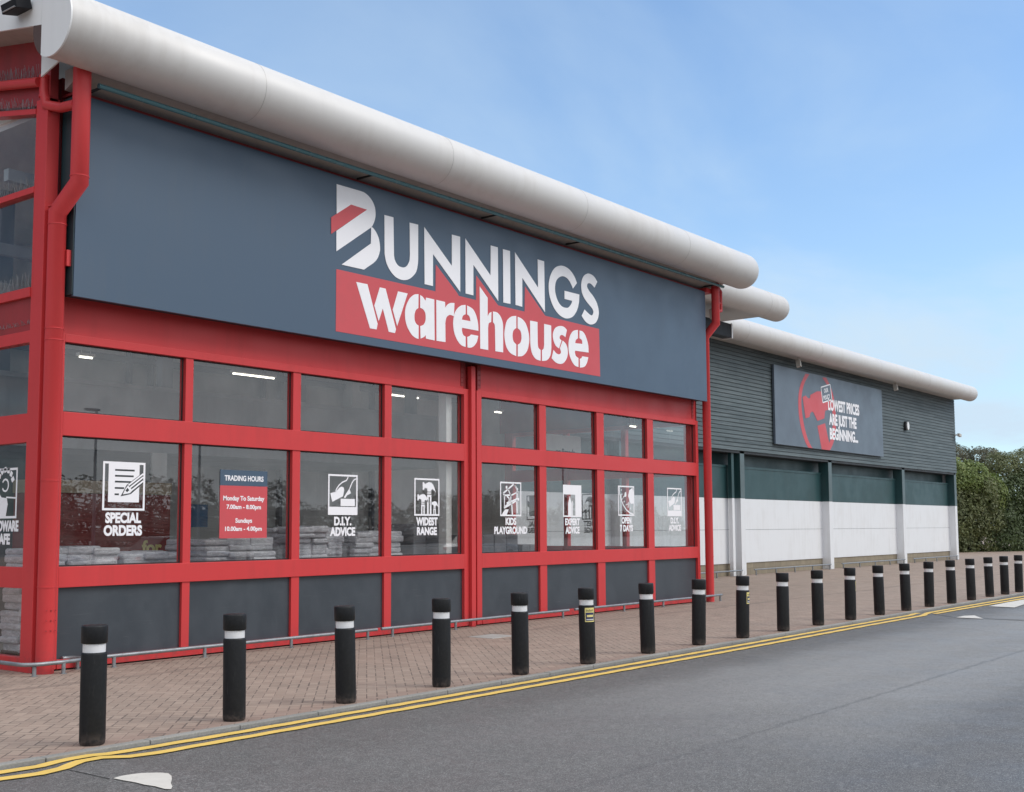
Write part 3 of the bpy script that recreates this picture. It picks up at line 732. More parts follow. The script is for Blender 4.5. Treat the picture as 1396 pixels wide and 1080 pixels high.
pallet(11.6, 1.4, 1.3, 1.0, 1.50, 'plastic wrapped bag stack below the opening hours sign', 'bags')
pallet(13.05, 1.2, 1.0, .9, 1.72, 'tall bag stack behind the tool cable sticker window', 'bags')
pallet(14.5, 1.3, 1.1, .9, 1.62, 'bag stack just right of the tool cable sticker', 'bags')
pallet(15.75, 1.2, 1.0, .9, 1.66, 'slatted crate stack behind the three hammers sticker', 'crates')
pallet(17.5, 1.0, 1.1, .8, 1.56, 'slatted crate stack below the playhouse sticker', 'crates')
pallet(18.55, 1.0, .75, .8, 1.35, 'lower slatted crate stack right of the playhouse sticker', 'crates')
pallet(10.2, 1.5, 1.0, .9, 1.36, 'low bag stack between the first two lower windows', 'bags')
# red clearance display with yellow lettering, blue poster
t = thing('red_display', 'dark red display bay with faint cream lettering behind the first lower window', 'display', (11, 3.4, .02))
MB().box(9.6, 12.05, 3.3, 3.86, .02, 2.28).build('display_body', 'red_int', t)
MB().box(9.6, 12.05, 3.27, 3.9, 2.283, 2.48).build('display_header', 'card', t)
text_mb('for', .22, lambda u, v, w: (11.7+u, 3.285+w, 1.32+v), .03, depth=.01).build('lettering', 'yellow_print', t)
t = thing('blue_poster', 'blue poster standing right of the dark red display', 'poster', (13, 3.9, 1.7))
MB().box(12.75, 13.25, 3.86, 3.88, 1.75, 2.15).build('poster_sheet', 'blue_int', t)
t = thing('white_poster', 'white hanging poster with dark words in the upper windows right of the column', 'poster', (20, 1.6, 3.3))
MB().box(20.15, 21.65, 1.60, 1.62, 3.02, 3.72).build('poster_sheet', 'white_int', t)
text_mb('ng Brands', .13, lambda u, v, w: (21.05+u, 1.590+w, 3.30+v), .02, depth=.004).build('lettering', 'dark_box', t)

# ------------------------------------------------------------------ main sign
WHITE={'b_top':[[12.36,6.992],[12.865,6.999],[12.887,6.998],[12.913,6.998],[12.941,6.996],[12.969,6.99],[12.998,6.981],[13.029,6.969],[13.059,6.954],[13.086,6.936],[13.112,6.916],[13.137,6.893],[13.159,6.867],[13.176,6.84],[13.19,6.811],[13.2,6.78],[13.206,6.747],[13.209,6.716],[13.209,6.685],[13.206,6.655],[13.199,6.625],[13.191,6.596],[13.179,6.567],[13.164,6.538],[13.149,6.511],[13.136,6.488],[13.115,6.465],[12.365,5.941],[12.362,6.258],[13.007,6.725],[12.664,6.733],[12.365,6.526]],
'b_bottom':[[13.113,6.473],[13.108,6.203],[12.477,5.753],[12.958,5.757],[13.168,5.9],[13.187,5.917],[13.21,5.937],[13.233,5.96],[13.253,5.984],[13.269,6.012],[13.284,6.042],[13.297,6.073],[13.306,6.102],[13.312,6.126],[13.314,6.148],[13.314,6.17],[13.312,6.195],[13.308,6.226],[13.302,6.259],[13.293,6.292],[13.283,6.321],[13.27,6.347],[13.255,6.37],[13.239,6.391],[13.222,6.41],[13.205,6.427],[13.186,6.441],[13.168,6.454],[13.153,6.465]],
'u':[[13.411,6.727],[13.62,6.732],[13.634,6.107],[13.639,6.089],[13.644,6.068],[13.65,6.046],[13.661,6.026],[13.675,6.007],[13.692,5.987],[13.712,5.97],[13.735,5.957],[13.76,5.949],[13.79,5.945],[13.819,5.944],[13.847,5.946],[13.872,5.95],[13.895,5.959],[13.917,5.97],[13.937,5.985],[13.956,6.004],[13.972,6.028],[13.987,6.053],[13.998,6.078],[14.005,6.103],[14.008,6.13],[14.01,6.155],[14.012,6.176],[14.003,6.723],[14.211,6.73],[14.212,6.156],[14.21,6.128],[14.207,6.094],[14.203,6.059],[14.196,6.025],[14.189,5.994],[14.18,5.964],[14.167,5.935],[14.148,5.905],[14.12,5.874],[14.085,5.841],[14.048,5.811],[14.011,5.787],[13.975,5.769],[13.939,5.755],[13.902,5.746],[13.866,5.739],[13.829,5.736],[13.792,5.736],[13.755,5.74],[13.72,5.747],[13.685,5.757],[13.651,5.771],[13.618,5.789],[13.587,5.81],[13.555,5.837],[13.523,5.868],[13.494,5.903],[13.47,5.938],[13.452,5.976],[13.438,6.018],[13.428,6.058],[13.419,6.091]],
'n1':[[14.36,6.722],[15.062,6.183],[15.063,6.73],[15.282,6.734],[15.284,5.763],[14.579,6.302],[14.58,5.755],[14.371,5.754]],
'n2':[[15.422,6.733],[16.115,6.193],[16.124,6.739],[16.328,6.742],[16.334,5.762],[15.639,6.303],[15.637,5.759],[15.426,5.76]],
'i':[[16.474,6.738],[16.683,6.741],[16.689,5.763],[16.48,5.758]],
'n3':[[16.831,6.746],[17.532,6.198],[17.525,6.736],[17.732,6.735],[17.745,5.76],[17.047,6.304],[17.042,5.762],[16.839,5.767]],
'g':[[18.812,6.491],[18.796,6.516],[18.778,6.546],[18.756,6.578],[18.731,6.607],[18.701,6.634],[18.667,6.661],[18.63,6.685],[18.594,6.705],[18.558,6.721],[18.52,6.733],[18.482,6.742],[18.444,6.749],[18.404,6.753],[18.364,6.755],[18.323,6.753],[18.281,6.748],[18.237,6.738],[18.191,6.724],[18.146,6.707],[18.105,6.685],[18.068,6.66],[18.032,6.63],[18.0,6.596],[17.971,6.559],[17.944,6.518],[17.919,6.472],[17.899,6.425],[17.884,6.379],[17.874,6.335],[17.87,6.291],[17.87,6.248],[17.874,6.205],[17.88,6.163],[17.891,6.121],[17.905,6.08],[17.924,6.04],[17.947,5.999],[17.975,5.958],[18.007,5.919],[18.04,5.884],[18.077,5.853],[18.116,5.825],[18.158,5.8],[18.198,5.78],[18.239,5.764],[18.28,5.753],[18.321,5.745],[18.359,5.739],[18.394,5.736],[18.427,5.736],[18.46,5.739],[18.495,5.745],[18.535,5.754],[18.578,5.767],[18.621,5.783],[18.661,5.805],[18.7,5.834],[18.738,5.868],[18.773,5.906],[18.803,5.946],[18.827,5.987],[18.847,6.031],[18.863,6.076],[18.876,6.119],[18.884,6.161],[18.888,6.203],[18.89,6.242],[18.893,6.276],[18.39,6.273],[18.387,6.113],[18.644,6.113],[18.638,6.099],[18.632,6.083],[18.623,6.065],[18.61,6.047],[18.593,6.027],[18.572,6.006],[18.549,5.986],[18.526,5.97],[18.505,5.959],[18.483,5.951],[18.458,5.946],[18.43,5.944],[18.396,5.943],[18.357,5.944],[18.318,5.949],[18.282,5.959],[18.249,5.974],[18.217,5.994],[18.188,6.018],[18.162,6.044],[18.139,6.074],[18.119,6.107],[18.102,6.142],[18.09,6.175],[18.081,6.207],[18.077,6.239],[18.076,6.27],[18.078,6.3],[18.083,6.331],[18.09,6.361],[18.1,6.39],[18.115,6.417],[18.133,6.442],[18.156,6.465],[18.182,6.486],[18.21,6.504],[18.241,6.52],[18.275,6.534],[18.31,6.545],[18.345,6.551],[18.38,6.552],[18.415,6.549],[18.449,6.543],[18.481,6.533],[18.511,6.52],[18.538,6.503],[18.565,6.484],[18.59,6.463],[18.614,6.438],[18.637,6.41],[18.658,6.383],[18.676,6.36]],
's':[[19.532,6.632],[19.511,6.651],[19.486,6.674],[19.459,6.697],[19.431,6.715],[19.403,6.728],[19.374,6.738],[19.345,6.744],[19.316,6.749],[19.287,6.753],[19.259,6.754],[19.23,6.753],[19.2,6.748],[19.168,6.738],[19.133,6.725],[19.1,6.708],[19.07,6.688],[19.044,6.664],[19.02,6.636],[18.999,6.606],[18.983,6.575],[18.972,6.543],[18.964,6.509],[18.961,6.475],[18.961,6.441],[18.963,6.409],[18.969,6.377],[18.978,6.345],[18.992,6.315],[19.011,6.287],[19.034,6.259],[19.061,6.233],[19.09,6.208],[19.122,6.184],[19.159,6.162],[19.196,6.142],[19.231,6.122],[19.263,6.104],[19.295,6.088],[19.323,6.072],[19.345,6.057],[19.361,6.041],[19.371,6.026],[19.377,6.011],[19.379,5.995],[19.375,5.979],[19.366,5.961],[19.355,5.945],[19.343,5.933],[19.331,5.925],[19.318,5.92],[19.302,5.919],[19.284,5.92],[19.263,5.924],[19.238,5.931],[19.211,5.941],[19.185,5.951],[19.156,5.964],[19.125,5.978],[19.096,5.992],[19.071,6.004],[18.964,5.863],[18.989,5.843],[19.018,5.818],[19.05,5.794],[19.081,5.774],[19.113,5.759],[19.145,5.748],[19.178,5.739],[19.209,5.734],[19.238,5.73],[19.266,5.73],[19.294,5.732],[19.324,5.738],[19.357,5.746],[19.391,5.758],[19.425,5.773],[19.456,5.792],[19.483,5.815],[19.507,5.842],[19.529,5.872],[19.546,5.903],[19.559,5.935],[19.569,5.969],[19.574,6.003],[19.572,6.04],[19.564,6.078],[19.55,6.119],[19.531,6.159],[19.508,6.196],[19.481,6.23],[19.449,6.261],[19.414,6.291],[19.379,6.318],[19.343,6.342],[19.304,6.363],[19.267,6.383],[19.237,6.403],[19.212,6.422],[19.191,6.44],[19.176,6.457],[19.166,6.474],[19.163,6.49],[19.166,6.507],[19.173,6.522],[19.182,6.534],[19.192,6.544],[19.206,6.551],[19.222,6.557],[19.24,6.56],[19.259,6.561],[19.28,6.559],[19.303,6.555],[19.326,6.549],[19.351,6.539],[19.379,6.525],[19.405,6.511],[19.427,6.499]],
'w_1':[[12.79,5.534],[13.036,5.537],[13.267,4.937],[13.244,4.845],[13.099,4.843]],
'w_2':[[13.313,5.531],[13.445,5.531],[13.687,4.907],[13.664,4.84],[13.521,4.843],[13.382,5.202],[13.291,4.986],[13.192,5.22]],
'w_3':[[13.732,5.533],[13.959,5.532],[13.715,4.961],[13.61,5.215]],
'a_1':[[14.222,5.562],[14.198,5.558],[14.17,5.553],[14.14,5.546],[14.11,5.534],[14.08,5.516],[14.049,5.494],[14.019,5.468],[13.992,5.439],[13.968,5.404],[13.945,5.365],[13.926,5.325],[13.911,5.285],[13.902,5.247],[13.898,5.21],[13.898,5.172],[13.9,5.136],[13.906,5.099],[13.916,5.063],[13.929,5.027],[13.945,4.994],[13.966,4.962],[13.991,4.931],[14.017,4.903],[14.043,4.879],[14.068,4.86],[14.093,4.846],[14.118,4.835],[14.141,4.827],[14.164,4.82],[14.187,4.817],[14.208,4.816],[14.226,4.814],[14.226,5.038],[14.213,5.041],[14.199,5.045],[14.184,5.05],[14.17,5.058],[14.158,5.068],[14.147,5.081],[14.138,5.096],[14.131,5.113],[14.126,5.135],[14.124,5.159],[14.124,5.184],[14.126,5.208],[14.131,5.23],[14.139,5.251],[14.149,5.27],[14.16,5.287],[14.173,5.301],[14.19,5.312],[14.206,5.321],[14.219,5.33]],
'a_2':[[14.262,5.555],[14.277,5.55],[14.293,5.545],[14.311,5.539],[14.328,5.531],[14.345,5.518],[14.363,5.503],[14.379,5.488],[14.393,5.476],[14.409,5.533],[14.612,5.532],[14.623,4.838],[14.406,4.843],[14.4,4.904],[14.392,4.895],[14.384,4.885],[14.373,4.875],[14.359,4.865],[14.34,4.855],[14.317,4.844],[14.293,4.835],[14.274,4.827],[14.265,5.034],[14.284,5.041],[14.307,5.049],[14.33,5.059],[14.349,5.072],[14.364,5.088],[14.378,5.107],[14.388,5.127],[14.395,5.15],[14.399,5.176],[14.4,5.205],[14.398,5.234],[14.393,5.259],[14.384,5.279],[14.37,5.297],[14.355,5.311],[14.339,5.322],[14.321,5.33],[14.301,5.334],[14.281,5.337],[14.265,5.339]],
'r':[[14.663,5.533],[14.886,5.531],[14.892,5.43],[14.902,5.444],[14.915,5.46],[14.928,5.476],[14.944,5.491],[14.963,5.504],[14.984,5.516],[15.006,5.526],[15.029,5.535],[15.054,5.54],[15.082,5.543],[15.109,5.545],[15.131,5.547],[15.114,5.318],[15.09,5.321],[15.062,5.325],[15.034,5.327],[15.008,5.325],[14.984,5.316],[14.961,5.304],[14.94,5.289],[14.923,5.271],[14.911,5.247],[14.903,5.219],[14.897,5.192],[14.892,5.169],[14.898,4.844],[14.67,4.839]],
'e_1':[[15.427,5.559],[15.401,5.554],[15.37,5.548],[15.338,5.541],[15.307,5.53],[15.279,5.516],[15.251,5.499],[15.224,5.48],[15.199,5.458],[15.177,5.434],[15.157,5.408],[15.139,5.38],[15.124,5.348],[15.113,5.312],[15.104,5.271],[15.098,5.229],[15.096,5.189],[15.098,5.15],[15.104,5.111],[15.112,5.073],[15.124,5.038],[15.138,5.005],[15.156,4.975],[15.176,4.946],[15.198,4.92],[15.222,4.897],[15.249,4.875],[15.277,4.856],[15.306,4.842],[15.336,4.833],[15.368,4.828],[15.399,4.826],[15.425,4.823],[15.425,5.002],[15.411,5.006],[15.393,5.011],[15.375,5.016],[15.36,5.026],[15.349,5.039],[15.34,5.057],[15.333,5.076],[15.328,5.092],[15.326,5.107],[15.326,5.122],[15.327,5.135],[15.328,5.146],[15.773,5.15],[15.77,5.181],[15.768,5.217],[15.765,5.256],[15.758,5.292],[15.748,5.328],[15.735,5.364],[15.72,5.399],[15.703,5.429],[15.684,5.456],[15.664,5.48],[15.641,5.5],[15.614,5.518],[15.579,5.531],[15.539,5.541],[15.499,5.549],[15.466,5.556],[15.466,5.4],[15.48,5.395],[15.498,5.389],[15.515,5.381],[15.529,5.369],[15.539,5.352],[15.547,5.331],[15.553,5.309],[15.558,5.291],[15.324,5.288],[15.33,5.304],[15.336,5.323],[15.344,5.343],[15.355,5.359],[15.37,5.371],[15.39,5.38],[15.41,5.388],[15.427,5.395]],
'e_2':[[15.469,5.004],[15.481,5.008],[15.495,5.013],[15.51,5.018],[15.524,5.025],[15.537,5.033],[15.55,5.042],[15.562,5.052],[15.572,5.06],[15.768,5.06],[15.759,5.034],[15.749,5.002],[15.738,4.97],[15.723,4.942],[15.703,4.917],[15.681,4.894],[15.657,4.873],[15.633,4.856],[15.611,4.844],[15.588,4.834],[15.566,4.828],[15.545,4.823],[15.525,4.821],[15.506,4.821],[15.488,4.822],[15.473,4.823]],
'h_1':[[15.81,5.946],[16.032,5.776],[16.03,5.443],[16.04,5.457],[16.051,5.473],[16.063,5.49],[16.076,5.504],[16.091,5.515],[16.108,5.523],[16.125,5.531],[16.139,5.538],[16.128,5.354],[16.112,5.348],[16.093,5.341],[16.074,5.332],[16.059,5.319],[16.051,5.299],[16.046,5.274],[16.043,5.249],[16.04,5.228],[16.043,4.842],[15.823,4.841]],
'h_2':[[16.18,5.552],[16.206,5.553],[16.236,5.554],[16.267,5.554],[16.296,5.55],[16.323,5.541],[16.348,5.528],[16.373,5.513],[16.394,5.494],[16.414,5.471],[16.432,5.444],[16.448,5.416],[16.459,5.387],[16.466,5.357],[16.469,5.326],[16.469,5.295],[16.47,5.27],[16.467,4.848],[16.245,4.844],[16.236,5.269],[16.235,5.282],[16.233,5.297],[16.23,5.313],[16.225,5.326],[16.215,5.336],[16.203,5.344],[16.19,5.351],[16.179,5.357]],
'o_1':[[16.858,5.566],[16.825,5.56],[16.785,5.553],[16.744,5.544],[16.707,5.531],[16.672,5.513],[16.638,5.491],[16.606,5.465],[16.58,5.435],[16.558,5.398],[16.541,5.355],[16.527,5.311],[16.517,5.269],[16.51,5.232],[16.506,5.198],[16.506,5.163],[16.509,5.126],[16.516,5.085],[16.527,5.041],[16.541,4.999],[16.56,4.962],[16.583,4.931],[16.611,4.904],[16.643,4.88],[16.678,4.861],[16.719,4.847],[16.766,4.837],[16.812,4.83],[16.851,4.824],[16.853,5.039],[16.834,5.049],[16.811,5.059],[16.789,5.071],[16.772,5.087],[16.76,5.108],[16.752,5.133],[16.747,5.159],[16.745,5.184],[16.746,5.209],[16.75,5.235],[16.758,5.259],[16.769,5.281],[16.787,5.299],[16.811,5.315],[16.835,5.33],[16.856,5.342]],
'o_2':[[16.9,5.558],[16.929,5.554],[16.963,5.549],[16.999,5.543],[17.033,5.533],[17.065,5.519],[17.095,5.502],[17.124,5.481],[17.151,5.454],[17.175,5.419],[17.198,5.377],[17.218,5.332],[17.233,5.289],[17.242,5.249],[17.247,5.21],[17.247,5.17],[17.243,5.13],[17.234,5.087],[17.221,5.043],[17.203,5.0],[17.181,4.962],[17.154,4.929],[17.121,4.899],[17.086,4.874],[17.05,4.853],[17.011,4.839],[16.97,4.832],[16.93,4.827],[16.897,4.822],[16.899,5.038],[16.918,5.048],[16.941,5.06],[16.964,5.074],[16.982,5.091],[16.995,5.112],[17.004,5.136],[17.011,5.162],[17.013,5.189],[17.011,5.218],[17.006,5.248],[16.997,5.278],[16.984,5.301],[16.965,5.317],[16.941,5.329],[16.917,5.337],[16.898,5.345]],
'u_1':[[17.276,5.537],[17.506,5.541],[17.509,5.148],[17.511,5.128],[17.514,5.104],[17.519,5.081],[17.527,5.061],[17.542,5.048],[17.561,5.038],[17.581,5.03],[17.598,5.023],[17.595,4.819],[17.561,4.821],[17.521,4.824],[17.48,4.829],[17.444,4.839],[17.413,4.854],[17.384,4.874],[17.358,4.897],[17.336,4.922],[17.32,4.95],[17.307,4.982],[17.297,5.015],[17.29,5.048],[17.284,5.082],[17.282,5.117],[17.281,5.15],[17.279,5.178]],
'u_2':[[17.715,5.534],[17.94,5.533],[17.941,5.11],[17.936,5.076],[17.93,5.035],[17.921,4.994],[17.907,4.957],[17.886,4.926],[17.861,4.897],[17.832,4.873],[17.8,4.853],[17.762,4.839],[17.718,4.831],[17.675,4.826],[17.639,4.82],[17.642,5.028],[17.653,5.033],[17.667,5.039],[17.681,5.047],[17.691,5.059],[17.699,5.077],[17.704,5.1],[17.709,5.123],[17.712,5.143]],
's_1':[[18.455,5.514],[18.435,5.526],[18.411,5.54],[18.385,5.553],[18.357,5.562],[18.324,5.566],[18.288,5.567],[18.251,5.564],[18.215,5.559],[18.178,5.55],[18.14,5.537],[18.104,5.522],[18.073,5.502],[18.047,5.478],[18.025,5.448],[18.007,5.417],[17.996,5.387],[17.991,5.357],[17.992,5.327],[17.997,5.297],[18.007,5.268],[18.02,5.24],[18.038,5.212],[18.059,5.186],[18.081,5.164],[18.107,5.149],[18.137,5.138],[18.166,5.129],[18.19,5.122],[18.277,5.289],[18.262,5.294],[18.244,5.3],[18.227,5.307],[18.216,5.317],[18.213,5.33],[18.215,5.347],[18.222,5.363],[18.232,5.376],[18.248,5.385],[18.269,5.391],[18.292,5.394],[18.315,5.394],[18.338,5.39],[18.363,5.382],[18.386,5.373],[18.405,5.366]],
's_2':[[18.313,5.291],[18.34,5.279],[18.372,5.265],[18.403,5.249],[18.429,5.229],[18.448,5.204],[18.463,5.175],[18.473,5.144],[18.479,5.113],[18.481,5.082],[18.479,5.051],[18.471,5.02],[18.459,4.989],[18.44,4.957],[18.415,4.925],[18.387,4.896],[18.358,4.872],[18.329,4.854],[18.297,4.841],[18.264,4.833],[18.229,4.827],[18.192,4.826],[18.153,4.827],[18.113,4.832],[18.076,4.841],[18.041,4.855],[18.006,4.874],[17.973,4.893],[17.946,4.909],[18.011,5.074],[18.031,5.06],[18.055,5.044],[18.08,5.028],[18.104,5.017],[18.129,5.01],[18.155,5.007],[18.18,5.007],[18.201,5.01],[18.219,5.017],[18.235,5.028],[18.247,5.042],[18.253,5.056],[18.251,5.073],[18.241,5.092],[18.23,5.11],[18.221,5.125]],
'e2_1':[[18.831,5.563],[18.798,5.557],[18.759,5.551],[18.72,5.542],[18.684,5.528],[18.652,5.51],[18.622,5.487],[18.595,5.46],[18.571,5.43],[18.55,5.394],[18.532,5.354],[18.517,5.312],[18.508,5.269],[18.504,5.224],[18.504,5.177],[18.509,5.13],[18.518,5.087],[18.531,5.047],[18.549,5.009],[18.571,4.974],[18.594,4.943],[18.62,4.914],[18.65,4.888],[18.681,4.865],[18.711,4.848],[18.743,4.838],[18.777,4.834],[18.809,4.833],[18.836,4.831],[18.839,5.008],[18.82,5.014],[18.796,5.02],[18.773,5.028],[18.755,5.037],[18.742,5.05],[18.732,5.065],[18.726,5.081],[18.721,5.095],[18.719,5.108],[18.721,5.12],[18.723,5.132],[18.724,5.141],[19.194,5.157],[19.192,5.192],[19.191,5.233],[19.187,5.276],[19.178,5.319],[19.162,5.361],[19.14,5.405],[19.115,5.446],[19.091,5.48],[19.067,5.506],[19.043,5.526],[19.018,5.541],[18.992,5.553],[18.964,5.559],[18.935,5.56],[18.908,5.559],[18.884,5.559],[18.881,5.407],[18.9,5.402],[18.923,5.396],[18.945,5.389],[18.962,5.378],[18.971,5.362],[18.975,5.341],[18.977,5.32],[18.979,5.303],[18.732,5.291],[18.736,5.305],[18.74,5.321],[18.745,5.338],[18.755,5.353],[18.77,5.365],[18.79,5.377],[18.811,5.388],[18.828,5.397]],
'e2_2':[[18.887,4.998],[18.9,5.002],[18.914,5.007],[18.929,5.013],[18.941,5.019],[18.951,5.028],[18.958,5.039],[18.964,5.049],[18.969,5.058],[19.181,5.062],[19.172,5.039],[19.162,5.011],[19.15,4.982],[19.135,4.955],[19.118,4.93],[19.098,4.904],[19.075,4.88],[19.047,4.861],[19.009,4.847],[18.965,4.837],[18.921,4.83],[18.884,4.823]]}
RED={'stripe':[[12.25,6.448],[12.668,6.737],[13.018,6.73],[12.253,6.19]],
'box':[[12.37,5.666],[12.369,4.704],[19.602,4.719],[19.58,5.681],[17.755,5.695],[17.133,6.158],[17.115,5.682],[16.333,5.685],[15.722,6.128],[15.714,5.687],[15.246,5.691],[15.208,5.735],[14.656,6.137],[14.649,5.676]]}
HAMMER={'ring_l':[[42.935,7.622],[42.826,7.521],[42.694,7.404],[42.563,7.278],[42.456,7.152],[42.376,7.028],[42.311,6.902],[42.261,6.769],[42.226,6.627],[42.206,6.467],[42.202,6.295],[42.211,6.121],[42.232,5.958],[42.268,5.805],[42.318,5.658],[42.377,5.518],[42.442,5.386],[42.514,5.262],[42.593,5.145],[42.677,5.038],[42.761,4.943],[42.847,4.863],[42.937,4.795],[43.023,4.737],[43.095,4.687],[43.451,4.691],[43.355,4.763],[43.241,4.845],[43.124,4.937],[43.018,5.041],[42.923,5.16],[42.833,5.291],[42.752,5.43],[42.682,5.569],[42.624,5.711],[42.576,5.859],[42.538,6.006],[42.51,6.146],[42.491,6.276],[42.48,6.401],[42.483,6.524],[42.503,6.65],[42.541,6.782],[42.596,6.918],[42.667,7.052],[42.756,7.179],[42.875,7.304],[43.021,7.426],[43.168,7.539],[43.29,7.636]],
'ring_r':[[44.538,7.629],[44.652,7.565],[44.79,7.491],[44.93,7.405],[45.05,7.304],[45.147,7.186],[45.231,7.052],[45.301,6.907],[45.358,6.757],[45.401,6.6],[45.431,6.434],[45.448,6.266],[45.452,6.102],[45.446,5.94],[45.427,5.778],[45.396,5.622],[45.352,5.479],[45.287,5.347],[45.203,5.226],[45.118,5.117],[45.048,5.023],[44.905,5.277],[44.676,5.807],[43.928,5.65],[44.279,4.68],[45.025,4.694],[45.114,4.766],[45.222,4.851],[45.332,4.944],[45.43,5.043],[45.512,5.146],[45.587,5.254],[45.653,5.371],[45.705,5.5],[45.743,5.644],[45.769,5.8],[45.783,5.963],[45.784,6.125],[45.773,6.291],[45.749,6.461],[45.713,6.628],[45.667,6.783],[45.61,6.923],[45.543,7.054],[45.464,7.176],[45.375,7.29],[45.266,7.397],[45.14,7.498],[45.017,7.588],[44.914,7.666]],
'head':[[42.604,6.68],[42.879,6.766],[43.125,6.668],[43.299,6.696],[43.339,6.827],[43.97,7.024],[45.036,7.105],[45.456,6.898],[45.423,6.453],[44.711,6.311],[44.615,5.999],[43.942,5.849],[43.6,6.142],[43.568,6.154],[43.531,6.169],[43.49,6.181],[43.449,6.182],[43.404,6.168],[43.355,6.144],[43.309,6.118],[43.27,6.096],[43.199,5.951],[42.821,5.873]]}
sg = thing('shop_sign', 'long slate blue shop sign with white capitals above a red box of white letters', 'sign', (16, -.3, 4.57))
m = MB().box(7.97, 24.02, -.30, -.255, 4.575, 7.135, .004); m.build('sign_panel', 'slate', sg)
m = MB().box(7.955, 7.968, -.285, .03, 4.60, 7.12); m.box(24.022, 24.035, -.285, .03, 4.60, 7.12); m.box(8.05, 24.0, -.25, .03, 4.62, 4.66); m.build('sign_return', 'slate_edge', sg)
m = MB()
for x in (8.0, 10.3, 12.7, 16, 19.3, 22, 23.9):
    for z in (5.0, 6.6): m.box(x, x+.05, -.25, .10, z, z+.05)
m.build('sign_bracket', 'red_dark', sg)
def flatpoly(m, pts, y, d=.012): m.prism([tuple(p) for p in pts], front(y), d)
m = MB(); flatpoly(m, RED['box'], -.3035, .003); m.build('red_panel', 'red_vinyl', sg)
m = MB(); flatpoly(m, RED['stripe'], -.3085, .003); m.build('red_stripe', 'red_vinyl', sg)
for keys in (('b_top', 'b_bottom'), ('u',), ('n1',), ('n2',), ('i',), ('n3',), ('g',), ('s',), ('w_1', 'w_2', 'w_3'), ('a_1', 'a_2'), ('r',), ('e_1', 'e_2'), ('h_1', 'h_2'), ('o_1', 'o_2'), ('u_1', 'u_2'), ('s_1', 's_2'), ('e2_1', 'e2_2')):
    m = MB()
    for k in keys: flatpoly(m, WHITE[k], -.3075, .003)
    m.build('letter', 'white_vinyl', sg)

# ------------------------------------------------------------------ window stickers
def stroke(m, pts, w, fn, d=.002):
    """a polyline drawn as a ribbon of width w"""
    P = [Vector(p) for p in pts]; L = []; Rr = []
    for i, p in enumerate(P):
        a = P[max(0, i-1)]; b = P[min(len(P)-1, i+1)]; t_ = (b-a).normalized(); nn = Vector((-t_.y, t_.x))*w/2
        L.append(p+nn); Rr.append(p-nn)
    for i in range(len(P)-1):
        m.prism([tuple(L[i]), tuple(Rr[i]), tuple(Rr[i+1]), tuple(L[i+1])], fn, d)
def rect(m, u0, v0, u1, v1, fn, d=.002): m.prism([(u0, v0), (u1, v0), (u1, v1), (u0, v1)], fn, d)
def frame_(m, fn, t=.045):
    rect(m, 0, 0, 1, t, fn); rect(m, 0, 1-t, 1, 1, fn); rect(m, 0, t, t, 1-t, fn); rect(m, 1-t, t, 1, 1-t, fn)
def hammer_icon(m, x, y, s, fn, base=0.045):
    H = [(-.30, .16), (-.24, .16), (-.20, .10), (-.10, .14), (0, .17), (.12, .15), (.22, .06), (.33, -.16), (.18, -.05), (.1, -.07), (.1, -.13), (-.08, -.13), (-.08, -.04), (-.2, -.01), (-.24, -.08), (-.30, -.08)]
    m.prism([(x+a*s, y+b*s) for a, b in H], fn, .002)
    rect(m, x-.085*s, y-.20*s, x+.1*s, y-.155*s, fn)
    rect(m, x-.09*s, base, x-.02*s, y-.23*s, fn); rect(m, x+.04*s, base, x+.11*s, y-.23*s, fn); rect(m, x-.02*s, y-.30*s, x+.04*s, y-.23*s, fn)
